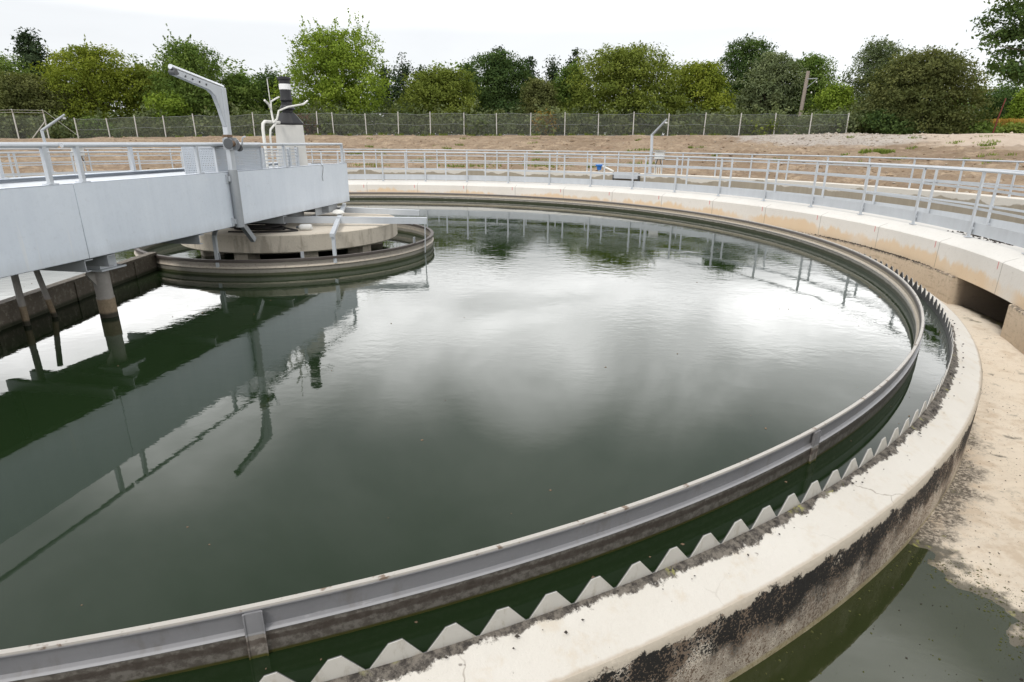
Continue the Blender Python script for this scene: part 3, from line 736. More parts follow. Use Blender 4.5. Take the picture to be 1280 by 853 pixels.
mb = MB(); mb.lathe([(.42, 0), (.42, .02), (.40, .035)], 32, (-.1, 0, .046)); part('pivot_flange', mb, M['rust_brown'], t)
# scraper posts dipping into the water
mb = MB(); mb.tube([L3(-4.98, .30, .11), L3(-4.98, .30, -.23)], .088, 20); mb.tube([L3(-4.98, .30, -.23), L3(-4.98, .30, -1.0)], .094, 20); mb.bar(L3(-5.14, .30, .10), L3(-5.02, .30, -.06), .02, .10)
part('scraper_post', mb, M['scraper_pipe'], t)
mb = MB(); mb.tube([L3(-5.47, -.3, .2), L3(-5.48, -.3, -.9)], .035, 10); part('scraper_post', mb, M['scraper_pipe'], t)
mb = MB(); mb.tube([L3(-5.21, -.3, .12), L3(-5.06, -.3, -.9)], .030, 10); part('scraper_post', mb, M['scraper_pipe'], t)
mb = MB(); mb.bar(L3(-2.5, .55, .30), L3(-2.25, .55, .02), .07, .08); part('brace', mb, M['galv_dull'], t)
# handrails on both side plates
def brail(N, posts, segs):
    for a, b in segs:
        mb = MB(); mb.tube([L3(a, N, 1.46), L3(b, N, 1.46)], .024, 10); part('handrail', mb, M['galv'], t)
    pm = MB(); pm.box((0, 0, .19), (.042, .042, .37)); pm.box((0, 0, .005), (.11, .08, .010)); me = pm.mesh('rail_post', M['galv'])
    for s in posts: link('rail_post', me, t, L3(s, N, ZT))
brail(.655, (-11.4, -9.5, -7.6, -5.69, -5.31, -3.45, -1.22, 1.04), ((-11.45, -5.53), (-5.47, 1.06)))
brail(-.655, (-10.95, -9.0, -7.0, -5.02, -3.06, -1.71, .2), ((-11.0, .25),))
mb = MB(); mb.tube([L3(1.04, .655, 1.46), L3(1.04, -.655, 1.46)], .022, 8); mb.box(L3(1.04, -.655, 1.27), (.05, .05, .37)); part('end_rail', mb, M['galv'], t)
mb = MB(); mb.box((-12.28, 0, .28), (.16, 2.2, .16)); part('end_carriage', mb, M['galv'], t)
wm = MB(); wm.tube([(-12.28 - .06, 0, .21), (-12.28 + .06, 0, .21)], .155, 24); wme = wm.mesh('wheel', M['rubber'])
for N in (.95, -.95): link('wheel', wme, t, L3(0, N, 0))
mb = MB(); pts = [(-.28, .64, 1.12), (-.05, .70, 1.125), (.02, .725, 1.06), (-.0, .716, .95), (-.04, .716, .88), (-.02, .716, .80)]
mb.tube([L3(*p) for p in pts], .004, 5); part('loose_wire', mb, M['cable_black'], t)

# davit crane on the bridge
t = bthing('davit_crane', 'grey davit crane with hand winch standing on the bridge side', 'crane', -2.87, .76, 0)
mb = MB(); mb.tube([(0, 0, .315), (0, 0, 1.12)], .062, 20); part('socket', mb, M['galv_dull'], t)
for z in (.40, 1.0):
    mb = MB(); mb.box((-.085, .046, z), (.05, .02, .12)); mb.box((-.045, .02, z), (.07, .03, .07)); part('socket_bracket', mb, M['galv'], t)
mb = MB(); mb.bar((0, 0, 1.0), (.005, 0, 2.20), .075, .095, up=(1, 0, 0)); part('mast', mb, M['galv'], t, bevel=.008)
mb = MB(); mb.tube([(.03, 0, 2.21), (-.96, 0, 2.36)], .028, 14); part('arm_tube', mb, M['bright_steel'], t)
mb = MB(); mb.prism([(.055, 2.19), (-.93, 2.335), (-.95, 2.31), (-.92, 2.265), (-.30, 2.15), (-.20, 2.09), (-.12, 1.92), (-.05, 1.70), (-.04, 1.70)], -.03, .03); part('arm', mb, M['galv'], t, bevel=.004)
for k in range(5):
    mb = MB(); mb.tube([(-.88 + .13 * k, -.039, 2.29 - .02 * k), (-.88 + .13 * k, -.028, 2.29 - .02 * k)], .012, 8); part('bolt', mb, M['dark_steel'], t)
mb = MB(); mb.tube([(-.92, -.04, 2.30), (-.92, .04, 2.30)], .035, 14); part('pulley', mb, M['dark_steel'], t)
wn = part('winch', MB().box((-.05, -.09, 1.47), (.012, .13, .17)).box((-.17, -.09, 1.47), (.012, .13, .15)).box((-.11, -.035, 1.47), (.13, .012, .15)), M['galv_dull'], t)
part('winch_drum', MB().tube([(-.165, -.10, 1.475), (-.055, -.10, 1.475)], .042, 18), M['rust_brown'], wn)
part('side_plate', MB().tube([(-.040, -.11, 1.465), (-.030, -.11, 1.465)], .082, 24), M['bright_steel'], wn)
part('side_plate', MB().tube([(-.185, -.11, 1.475), (-.177, -.11, 1.475)], .070, 24), M['dark_steel'], wn)
part('gear', MB().tube([(-.02, -.16, 1.42), (-.005, -.16, 1.42)], .05, 20), M['dark_steel'], wn)
part('handle', MB().tube([(-.02, -.16, 1.42), (.03, -.17, 1.42), (.035, -.20, 1.56), (.10, -.20, 1.57)], .011, 8), M['bright_steel'], wn)
part('clamp', MB().box((-.10, -.06, 1.575), (.13, .07, .035)), M['rust_brown'], wn)

# perforated guard box beside the crane
t = bthing('guard_box', 'perforated sheet steel guard box behind the crane mast on the bridge deck', 'guard', -2.35, .45, 1.046)
mb = MB(); s0, s1, n0, n1_, h = -.60, .55, -.13, .36, .385
for a, b in (((s0, n0), (s1, n0)), ((s1, n0), (s1 + .02, n1_)), ((s1 + .02, n1_), (s0 - .02, n1_)), ((s0 - .02, n1_), (s0, n0))):
    mb.add([(a[0], a[1], 0), (b[0], b[1], 0), (b[0], b[1], h), (a[0], a[1], h)], [(0, 1, 2, 3)])
part('perforated_panel', mb, M['perf'], t, smooth=0)
mb = MB(); mb.bar((s0, n0, h), (s1, n0, h), .03, .03); mb.bar((s1, n0, h), (s1, n1_, h), .03, .03); mb.bar((s0, n1_, h), (s1, n1_, h), .03, .03); mb.bar((s0, n0, h), (s0, n1_, h), .03, .03)
for px_, py_ in ((s0, n0), (s1, n0), (s0, n1_), (s1, n1_)): mb.bar((px_, py_, 0), (px_, py_, h), .03, .03)
part('box_frame', mb, M['galv'], t)
mb = MB(); mb.box((s0 + .02, n0 - .04, h + .01), (.16, .10, .02)); part('latch', mb, M['dark_steel'], t)

# bar gate in front of the drive column
t = bthing('bar_gate', 'low steel gate of horizontal bars in front of the pale column', 'gate', -.9, .40, 1.046)
for s in (-.55, .30, .58):
    mb = MB(); mb.box((s, 0, .18), (.05, .05, .36)); part('gate_post', mb, M['galv'], t)
for k in range(6):
    mb = MB(); mb.bar((-.55, 0, .05 + k * .055), (.58, 0, .05 + k * .055), .012, .014); part('gate_bar', mb, M['galv'], t)
for k in range(6):
    mb = MB(); mb.bar((.0 + k * .05, .006, .03), (.0 + k * .05, .006, .34), .010, .010); part('gate_upright', mb, M['galv'], t)

# drive column with its motor and conduits
t = bthing('drive_column', 'pale square drive column carrying the black motor at the bridge end', 'column', .24, 0, 1.046)
mb = MB(); b_, tp = .27, .245; H_ = 1.80 - 1.046
rot = [(math.cos(R_(29 + 90 * k + 45)) * 1.414, math.sin(R_(29 + 90 * k + 45)) * 1.414) for k in range(4)]
vs = [(x * b_, y * b_, 0) for x, y in rot] + [(x * tp, y * tp, H_) for x, y in rot]
mb.add(vs, [(3, 2, 1, 0), (4, 5, 6, 7)] + [(k, (k + 1) % 4, (k + 1) % 4 + 4, k + 4) for k in range(4)])
part('column_body', mb, M['column_grey'], t, smooth=0)
part('ladder_strip', MB().box((-.26, -.22, .19), (.035, .012, .36)), M['dark_steel'], t)
t = bthing('drive_motor', 'black gear motor with white label band on top of the pale column', 'motor', .24, 0, 1.80)
part('cone_cover', MB().lathe([(.20, 0.0), (.285, .015), (.285, .035), (.13, .215), (.09, .225)], 8), M['black_plastic'], t, smooth=20)
part('gearbox', MB().box((0, 0, .32), (.15, .15, .20)).lathe([(.14, .27), (.14, .29), (.10, .36)], 16), M['black_plastic'], t, bevel=.01)
part('motor_body', MB().lathe([(.105, .42), (.115, .44), (.10, .50), (.10, .78), (.115, .79), (.115, .83), (.10, .84)], 20), M['black_plastic'], t)
part('label_band', MB().lathe([(.104, .62), (.106, .622), (.106, .715), (.104, .717)], 20), M['white_label'], t)
t = bthing('conduit', 'white conduit pipes bending from the bridge deck up to the motor', 'pipe', -.62, .05, 1.046)
part('pipe', MB().tube([(-.14, 0, 0), (-.14, 0, .67), (-.12, 0, .75), (-.05, 0, .79), (.52, .05, .79)], .027, 10), M['white_pvc'], t)
part('pipe', MB().tube([(-.02, -.05, 0), (-.02, -.05, .54), (.02, -.05, .66), (.22, -.05, .77)], .018, 10), M['white_pvc'], t)
part('hose', MB().tube([(.14, -.04, .77), (.24, -.07, .84), (.28, -.1, .98), (.42, -.2, 1.05), (.80, -.32, 1.12), (1.00, -.3, 1.19)], .017, 8), M['white_pvc'], t)
part('hose', MB().tube([(.16, -.04, .78), (.20, 0, .98), (.14, 0, 1.08), (.02, 0, 1.14)], .018, 8), M['white_pvc'], t)
part('hose', MB().tube([(.20, 0, 1.0), (.22, 0, 1.13), (.40, .02, 1.18), (.60, .05, 1.23)], .016, 8), M['white_pvc'], t)
part('aerial', MB().tube([(.20, 0, 1.10), (.18, 0, 1.50)], .008, 6), M['white_pvc'], t)

# ================================================================== CENTRE WELL
t = thing('stilling_well', 'crusted grey ring around the concrete slab in mid tank', 'tank ring')
mb = MB(); mb.ring([(r, ZB + z) for r, z in ((2.725, 0), (2.725, -.035), (2.70, -.045), (2.695, -.10), (2.722, -.13), (2.706, -.15), (2.70, -.8), (2.675, -.8), (2.68, -.05), (2.665, -.035), (2.665, 0))], n=120)
part('ring_wall', mb, M['wellring'], t)
for a in (-95, -68, -20, 40, 150, 215):
    part('bracket', MB().box((2.67, 0, ZB + .04), (.02, .05, .12)), M['galv_dull'], t, rz=R_(a))
t = thing('centre_slab', 'round beige concrete slab on short piers inside the middle ring', 'slab')
mb = MB(); mb.lathe([(1.97, -.262), (2.0, -.24), (2.0, .03), (1.975, .052)], 96); part('slab_body', mb, M['slab'], t)
pm = MB(); pm.box((1.52, 0, -.45), (.34, .26, .47)); pme = pm.mesh('pier', M['slab'])
part('shaft', MB().lathe([(.95, -.9), (.95, -.21)], 40), M['debris_and_gap_shade'], t)  # dark core added so the gap under the slab looks shaded
for k in range(9): link('pier', pme, t, (0, 0, 0), R_(-62 + 40 * k))
t = thing('cable_coil', 'loose coil of black cable lying on the round slab', 'cable', (-.12, -1.38, .05))
mb = MB(); pts = []
for k in range(80):
    a = k * .26; q_ = .36 + .05 * math.sin(k * .37); pts.append((q_ * math.cos(a) * 1.25, q_ * .52 * math.sin(a), .012 + .0012 * k))
pts += [(.62, -.1, .03), (.75, -.16, .02), (.55, -.3, .015), (.1, -.38, .015), (-.35, -.34, .012)]
mb.tube(pts, .016, 6); part('coil', mb, M['cable_black'], t)
t = thing('float_switch', 'white plastic cylinder lying at the end of the coiled cable', 'float', (.62, -1.42, .05))
part('float_body', MB().tube([(0, 0, .055), (.03, 0, .055), (.18, .02, .055), (.21, .02, .055)], [.035, .055, .055, .04], 16), M['cream_box'], t)
part('cap', MB().tube([(-.05, 0, .055), (0, 0, .055)], .024, 10), M['dark_steel'], t)
t = thing('skimmer_frame', 'grey steel arms with hangers above the right half of the middle ring', 'frame')
def angle(name, a, b, h=.11, w_=.09, mat='galv'):
    mb = MB(); mb.bar(a, b, .008, h); a2 = Vector(a) + Vector((0, .04, h / 2)); b2 = Vector(b) + Vector((0, .04, h / 2)); mb.bar(a2, b2, w_, .008)
    return part(name, mb, M[mat], t)
angle('arm', (-.10, -.96, .17), (2.72, -.72, .14))
angle('arm', (-.10, 1.02, .16), (2.37, .64, .13), .10)
mb = MB(); mb.bar((2.69, -.71, .16), (2.665, -.66, -.45), .05, .012); part('hanger', mb, M['galv'], t)
mb = MB(); mb.bar((.74, 1.06, .25), (1.44, -2.30, .10), .07, .06); part('brace', mb, M['galv'], t)
mb = MB(); mb.bar((1.44, -2.24, .12), (1.45, -2.27, -.34), .055, .05); part('hanger', mb, M['galv'], t)
mb = MB(); mb.bar((-.40, -2.20, .30), (-.25, -2.66, .12), .06, .05); mb.bar((-.25, -2.66, .13), (-.25, -2.67, -.36), .055, .05); part('hanger', mb, M['galv'], t)
mb = MB(); mb.lathe([(.10, 0), (.12, .02), (.09, .06), (.04, .08)], 16, (1.02, -.42, .22)); part('roller', mb, M['white_pvc'], t)

sb = MB()
sb.bar((-1.46, -2.28, -.40), (-1.12, -10.30, -.40), .07, .42); sb.bar((-1.46, -2.28, -.205), (-1.12, -10.30, -.205), .12, .035)
for k in range(6):
    y = -2.9 - k * 1.35; x = -1.46 + (-2.28 - y) * .0424
    sb.box((x + .04, y, -.38), (.03, .05, .36))
tag(part('scum_board', sb, M['scum'], smooth=0), 'dark crusted scum board running under the bridge from the middle ring', 'board')

# ================================================================== EQUIPMENT ON THE OUTER WALL
def small_davit(a, r, lab, arm_da, top, arm_top, lean):
    t = thing('mixer_davit', lab, 'crane', arc(r, a, .352), R_(a), 'small davits on the outer wall')
    h = top - .352
    part('mast', MB().bar((0, 0, 0), (0, 0, h * .62), .10, .10).bar((0, 0, h * .60), (.02, lean, h), .08, .08), M['galv'], t)
    tip = (.1, arm_da, arm_top - .352)
    part('arm', MB().tube([(.02, lean, h - .03), tip], [.05, .035], 10), M['galv_dull'], t)
    part('pulley', MB().lathe([(.05, -.03), (.06, 0), (.05, .03)], 12, (tip[0], tip[1] * .95, tip[2] - .13)), M['cream_box'], t)
    part('base_plate', MB().box((0, 0, .012), (.24, .24, .024)), M['galv'], t)
    return t
small_davit(53.4, 16.52, 'small grey davit on the outer wall beside the white switch box', -.50, 1.86, 2.42, .04)
small_davit(139.5, 16.52, 'small grey davit on the outer wall seen over the bridge railing at far left', -.80, 1.82, 2.36, .02)
for a, lab in ((52.1, 'white switch box on a steel stand right of the small davit'), (136.3, 'white switch box on a steel stand seen through the bridge railing')):
    t = thing('switch_box', lab, 'switch box', arc(16.5, a, .352), R_(a + 180), 'switch boxes on the outer wall')
    part('box_body', MB().box((0, 0, .72), (.14, .38, .30)), M['cream_box'], t, bevel=.01)
    part('hood', MB().box((.02, 0, .90), (.22, .42, .02)), M['galv_dull'], t)
    for y in (-.14, .14): part('stand_leg', MB().box((0, y, .28), (.03, .03, .57)), M['galv'], t)
    part('cable', MB().tube([(.05, -.05, .57), (.07, -.08, .45), (.05, -.13, .33)], .018, 6).tube([(.05, .05, .57), (.07, .10, .42), (.05, .15, .33)], .018, 6), M['cable_black'], t)
    for k in range(4): part('conduit', MB().tube([(.03, -.16 + k * .09, 0.0), (.03, -.16 + k * .09, .34)], .014, 6), M['white_pvc'], t)
t = thing('valve', 'bright blue valve actuator beside a white pipe on the outer wall', 'valve', arc(16.5, 61.2, .352), R_(61.2))
part('actuator', MB().lathe([(.08, .08), (.10, .10), (.10, .22), (.16, .24), (.16, .30), (.06, .33)], 18), M['blue_paint'], t)
part('stem', MB().lathe([(.04, 0), (.04, .09)], 12), M['galv'], t)
part('pipe', MB().tube([(0, -.12, .24), (-.02, -.35, .16), (-.04, -.66, .04)], .045, 12), M['white_pvc'], t)
t = thing('mixer_platform', 'grey steel channel platform hung on the outer wall below the small davit', 'platform', arc(16.25, 56.6, 0), R_(56.6))
part('channel', MB().box((-.03, 0, .25), (.02, 1.05, .24)).box((.05, 0, .375), (.16, 1.05, .014)).box((.05, 0, .132), (.16, 1.05, .014)), M['galv'], t)
for y in (-.56, .56): part('bracket', MB().box((.02, y, .18), (.12, .035, .36)), M['dark_steel'], t)
part('sill', MB().box((.1, .1, -.02), (.18, 1.3, .05)), M['rust_brown'], t)

# ================================================================== FENCE
FY = 45.0
postpx = [96, 136, 170.5, 206, 244, 280, 317.5, 357, 397, 417, 458, 498, 538, 580, 621, 663, 706, 748, 791.5, 835, 880, 924, 968, 1012, 1058]
fx = [float(at_y(p, 160, FY)[0]) for p in postpx]
t = thing('mesh_fence', 'long chain link fence with pale posts along the top of the bank', 'fence', (0, FY, 0))
mb = MB(); vs = []; xs = np.linspace(fx[0], fx[-1], 160)
for x in xs: g = float(ground_z(x, FY)); vs += [(x, 0, g - .02), (x, 0, g + 1.86)]
mb.add(vs, [(2 * i, 2 * i + 2, 2 * i + 3, 2 * i + 1) for i in range(len(xs) - 1)]); part('mesh_panel', mb, M['chain'], t, smooth=0)
for x in fx:
    g = float(ground_z(x, FY)); lean = random.uniform(-.05, .05)
    part('post', MB().bar((x, -.05, g - .3), (x + lean, -.05, g + 1.98 + random.uniform(-.05, .05)), .075, .075), M['fencepost'], t)
mb = MB()
for hh in (.06, .95, 1.84): mb.tube([(x, -.02, float(ground_z(x, FY)) + hh) for x in xs], .008, 4)
part('tension_wire', mb, M['galv_dull'], t)
t = thing('tall_fence', 'taller chain link fence with bent post tops at the far left', 'fence', (0, FY, 0))
lx = [float(at_y(p, 160, FY)[0]) for p in (-59, -20, 20, 58)]
mb = MB(); vs = []
for x in lx: g = float(ground_z(x, FY)); vs += [(x, .1, g), (x, .1, g + 2.15)]
mb.add(vs, [(2 * i, 2 * i + 2, 2 * i + 3, 2 * i + 1) for i in range(3)]); part('mesh_panel', mb, M['chain'], t, smooth=0)
for x in lx:
    g = float(ground_z(x, FY)); part('post', MB().bar((x, .05, g - .2), (x, .05, g + 2.3), .085, .085).bar((x, .05, g + 2.28), (x + .10, -.15, g + 2.62), .08, .08), M['fencepost'], t)
g = float(ground_z(lx[-1], FY)); gl = float(ground_z(fx[0], FY))
part('stay', MB().bar((lx[-1] + .05, 0, g + 1.7), (lx[-1] - 1.6, 0, g + .1), .06, .06).tube([(lx[-1] + .1, 0, g + 2.6), (fx[0] + .1, 0, gl + .3)], .014, 5), M['fencepost'], t)
part('barbed_wire', MB().tube([(x + .1, -.15, float(ground_z(x, FY)) + 2.58) for x in lx], .012, 4).tube([(x + .05, 0, float(ground_z(x, FY)) + 2.38) for x in lx], .012, 4), M['fencepost'], t)

def base_at(px, Y): x = float(at_y(px, 160, Y)[0]); return x, float(ground_z(x, Y))
x, g = base_at(997, 51)
t = thing('utility_pole', 'weathered timber utility pole with a short crossarm behind the fence', 'pole', (x, 51, g))
part('shaft', MB().tube([(0, 0, -.2), (.2, 0, 6.05)], [.20, .16], 12), M['timber'], t)
part('crossarm', MB().bar((.15, -.15, 5.35), (1.15, -.15, 5.40), .07, .08).bar((.2, -.15, 4.55), (1.1, -.15, 5.32), .04, .05), M['galv_dull'], t)
part('insulator', MB().lathe([(.05, 0), (.07, .08), (.03, .16)], 10, (1.1, -.15, 5.0)), M['white_pvc'], t)
part('insulator', MB().lathe([(.05, 0), (.07, .08), (.03, .16)], 10, (.75, -.15, 4.05)), M['white_pvc'], t)
x, g = base_at(1242, 43)
t = thing('marker_post', 'thin rusty red post leaning at the right of the track', 'post', (x, 43, g))
part('rod', MB().tube([(0, 0, -.2), (.18, 0, 1.6), (.42, 0, 3.2)], [.06, .055, .045], 8), M['red_rust'], t)
part('base', MB().lathe([(.12, -.05), (.10, .08), (.07, .12)], 10), M['red_rust'], t)

# ================================================================== VEGETATION
def leaf_quads(C, Nrm, size, rng):
    """pointed leaf-clump faces at centres C facing roughly Nrm"""
    k = len(C)
    nv = Nrm + rng.normal(0, .75, (k, 3)); nv /= np.linalg.norm(nv, axis=1, keepdims=True) + 1e-9
    a = rng.normal(0, 1, (k, 3)); a -= nv * (a * nv).sum(1, keepdims=True); a /= np.linalg.norm(a, axis=1, keepdims=True) + 1e-9
    b = np.cross(nv, a); s = (size * rng.uniform(.55, 1.35, k))[:, None]
    V = np.stack([C - a * s, C + b * s * .55 + nv * s * .12, C + a * s, C - b * s * .55 + nv * s * .12], 1)
    return V.reshape(-1, 3)

def crown_mesh(rng, lobes, nleaf, size, mat, shoots=0, shoot_len=1.2, tint_up=.35, inner=.45):
    """lobes: (x,y,z,rx,ry,rz). Leaves gather in small sprays on the lobes' outer shells."""
    lob = np.array(lobes, float); vol = (lob[:, 3] * lob[:, 4] * lob[:, 5]) ** (2 / 3); pr = vol / vol.sum()
    nspray = max(20, nleaf // 22)
    li = rng.choice(len(lob), nspray, p=pr)
    d = rng.normal(0, 1, (nspray, 3)); d[:, 2] += .18; d /= np.linalg.norm(d, axis=1, keepdims=True)
    rad = rng.uniform(inner, 1.0, nspray) ** .6 * np.clip(rng.normal(1.0, .07, nspray), .8, 1.12)
    S = lob[li, :3] + d * rad[:, None] * lob[li, 3:6]
    per = rng.poisson(22, nspray) + 3
    si = np.repeat(np.arange(nspray), per)
    spread = np.repeat(rng.uniform(.6, 1.4, nspray), per)[:, None] * size * 2.9
    C = S[si] + np.clip(rng.normal(0, 1, (len(si), 3)), -1.7, 1.7) * spread * np.array([1, 1, .62])
    Nn = d[si] * .8 + np.array([0, 0, .5])
    ltint = rng.normal(0, .20, len(lob))
    tint = np.clip(np.repeat(rng.normal(.48, .20, nspray) + ltint[li], per) + rng.normal(0, .10, len(si)), 0, 1)
    if shoots:
        k2 = rng.choice(len(lob), shoots, p=pr); dd = rng.normal(0, .45, (shoots, 3)); dd[:, 2] = np.abs(dd[:, 2]) + .75
        dd /= np.linalg.norm(dd, axis=1, keepdims=True); per2 = 30
        st = lob[k2, :3] + dd * lob[k2, 3:6] * .8
        tt = rng.uniform(0, 1, (shoots, per2)); ln = rng.uniform(.5, 1.0, shoots) * shoot_len
        C2 = (st[:, None] + dd[:, None] * (tt * ln[:, None])[..., None] + rng.normal(0, 1, (shoots, per2, 3)) * (size * 1.0 * (1.15 - tt))[..., None]).reshape(-1, 3)
        C = np.concatenate([C, C2]); Nn = np.concatenate([Nn, np.repeat(dd, per2, 0) * .3 + np.array([0, 0, .4])])
        tint = np.concatenate([tint, np.clip(rng.normal(.65, .2, len(C2)), 0, 1)])
    V = leaf_quads(C, Nn, size, rng); F = np.arange(len(V)).reshape(-1, 4)
    me = bpy.data.meshes.new('crown'); fill(me, V, F, mat, False, tint)
    return me

def trunk_mb(rng, H, lobes, r):
    mb = MB(); th = H * .38; bend = rng.normal(0, .2, 2)
    stem = [(0, 0, -.3), (bend[0] * .3, bend[1] * .3, th * .5), (bend[0], bend[1], th)]
    mb.tube(stem, [r * 1.25, r, r * .8], 8)
    for l in lobes[:9]:
        s = Vector(stem[1]).lerp(Vector(stem[2]), rng.uniform(.2, 1)); e = Vector(l[:3]); m1 = s.lerp(e, .5) + Vector((0, 0, .25))
        mb.tube([s, m1, e], [r * .5, r * .3, r * .1], 6)
    mb.tube([stem[2], (bend[0] * 1.3, bend[1], H * .62), (bend[0], bend[1] * 1.4, H * .86)], [r * .75, r * .4, r * .12], 6)
    return mb

def tree(px, topy, wpx, Y, kind, label, cat='tree', name='broadleaf_tree', seed=0, n=12000, lean=0, low=.12, shoots=0, slen=1.3, leaf=.115, nl=18, dome=False, flat=1.0):
    rng = np.random.default_rng(seed + int(px))
    x, g = base_at(px, Y); topz = float(at_y(px, topy, Y)[2]); H = topz - g
    W = wpx / FOC * (Y - CAM[1]) * 1.02 / 2
    t = thing(name, label, cat, (x, Y, g))
    lobes = []
    for k in range(nl):
        u = (k + .5) / nl; zc = low + (1 - low) * (u ** .85)
        if dome: env = math.sqrt(max(.02, 1 - max(0, (zc - .12) / .86) ** 2.0))
        else: env = max(.10, math.sin(math.pi * min(1, max(.16, .10 + zc * .86))) ** .75)
        ang = k * 2.4 + rng.uniform(-.4, .4); rr_ = env * W * rng.uniform(.30, .66)
        sz = W * rng.uniform(.32, .50) * (.62 + .5 * env) * flat
        hz = min(sz * rng.uniform(.6, .85), H * .2)
        lobes.append((rr_ * math.cos(ang) + lean * zc, rr_ * math.sin(ang) * .75, min(zc * H, H - hz * 1.05), sz, sz, hz))
    lobes.sort(key=lambda l: -l[5])
    part('trunk', trunk_mb(rng, H, lobes, .05 + H * .018), M['bark'], t)
    link('crown', crown_mesh(rng, lobes, int(n * 1.75), leaf, LEAF[kind], shoots, slen), t)
    return t

def conifer(px, topy, wpx, Y, label, seed=0, n=5000):
    rng = np.random.default_rng(seed + int(px)); x, g = base_at(px, Y); H = float(at_y(px, topy, Y)[2]) - g; W = wpx / FOC * (Y - CAM[1]) / 2
    t = thing('pine_tree', label, 'pine', (x, Y, g)); lobes = []
    for k in range(18):
        u = k / 17; zc = .35 + .63 * u; env = (1 - u) ** .7 * .85 + .15; a = k * 2.2 + rng.uniform(-.5, .5); q_ = env * W * rng.uniform(.2, .7)
        lobes.append((q_ * math.cos(a), q_ * math.sin(a), zc * H, W * env * .5, W * env * .5, H * .035))
    part('trunk', MB().tube([(0, 0, -.3), (.1, 0, H * .5), (0, 0, H * .97)], [.22, .15, .03], 8), M['bark'], t)
    link('crown', crown_mesh(rng, lobes, n, .17, LEAF['pine'], 6, .8), t)

TREES = [
    # px, top, width, Y, leaf, label, options
    (2, 66, 90, 54, 'green', 'grey green tree cut off by the left edge of the picture', dict(shoots=10)),
    (128, 58, 118, 54, 'yellow', 'broad yellow green tree with sky gaps left of the davit crane', dict(shoots=14, n=15000)),
    (196, 84, 80, 57, 'olive', 'lower olive tree with thin crown between two taller trees on the left', dict(shoots=14, n=9000)),
    (248, 52, 108, 53, 'green', 'spiky mid green tree behind the davit crane arm', dict(shoots=55, slen=1.9, n=15000)),
    (215, 118, 60, 50, 'lime', 'small bright bush low in front of the spiky green tree', dict(n=5000, nl=9)),
    (40, 92, 95, 51, 'brown', 'brownish low tree in front of the dark pine on the left', dict(n=10000)),
    (305, 92, 60, 55, 'green', 'narrow green tree right of the davit crane', dict(shoots=10, n=8000)),
    (345, 92, 62, 58, 'dark', 'thin dark tree behind the black motor', dict(shoots=16, n=6000)),
    (424, 36, 142, 52, 'lime', 'tall lime green tree with spiky shoots right of the black motor', dict(shoots=110, slen=2.2, n=17000, low=.14)),
    (553, 84, 108, 51, 'olive', 'rounded olive bush right of the lime green tree', dict(n=13000, dome=True)),
    (626, 62, 108, 57, 'dark', 'dark round tree right of the olive bush', dict(n=14000, dome=True)),
    (712, 82, 60, 56, 'green', 'green tree just left of the widest olive tree', dict(n=9000, shoots=8)),
    (672, 100, 50, 53, 'brown', 'small brownish tree between the dark round tree and the widest olive tree', dict(n=7000)),
    (779, 57, 176, 52, 'olive', 'widest olive green tree in the middle of the tree line', dict(n=21000, dome=True, nl=24, shoots=12)),
    (868, 76, 108, 53, 'yellow', 'yellowing tree on the right shoulder of the widest olive tree', dict(n=12000, dome=True)),
    (922, 47, 92, 60, 'dark', 'tall dark leafy tree left of the utility pole', dict(n=14000, shoots=14)),
    (956, 66, 92, 56, 'grey', 'grey green willowy tree in front of the tall dark tree', dict(n=12000, shoots=20)),
    (1003, 70, 80, 57, 'green', 'green tree behind the utility pole', dict(n=11000, shoots=10)),
    (1084, 51, 88, 58, 'grey', 'loose pale green tree behind the big domed tree', dict(n=10000, shoots=18)),
    (1040, 108, 50, 52, 'lime', 'small bright tree just right of the utility pole', dict(n=7000)),
    (1140, 63, 168, 47, 'brown', 'big dome shaped brownish green tree beside the sandy track', dict(n=24000, dome=True, nl=26, low=.05, shoots=10)),
    (1240, 108, 90, 66, 'dark', 'dark distant tree behind the dry grass on the right', dict(n=9000, dome=True)),
]
for k, (px, ty, wd, Yv, kd, lab, op) in enumerate(TREES): tree(px, ty, wd, Yv, kd, lab, seed=100 + k, **op)
conifer(62, 42, 64, 60, 'dark pine rising behind the left trees', 1, 9000)
for px, ty, wd, lab in ((482, 78, 20, 'slim far pine just right of the lime green tree'), (506, 70, 34, 'far pine with the highest tip above the olive bush'), (528, 84, 22, 'short far pine over the left edge of the olive bush'),
                        (622, 58, 18, 'far pine tip poking above the dark round tree'), (660, 66, 26, 'far pine on the right of the dark round tree'), (689, 72, 26, 'far pine left of the pair by the widest olive tree'), (716, 62, 24, 'far pine touching the left shoulder of the widest olive tree'),
                        (590, 80, 20, 'far pine behind the gap between olive bush and dark round tree')):
    conifer(px, ty, wd, 82, lab, 3, 3500)

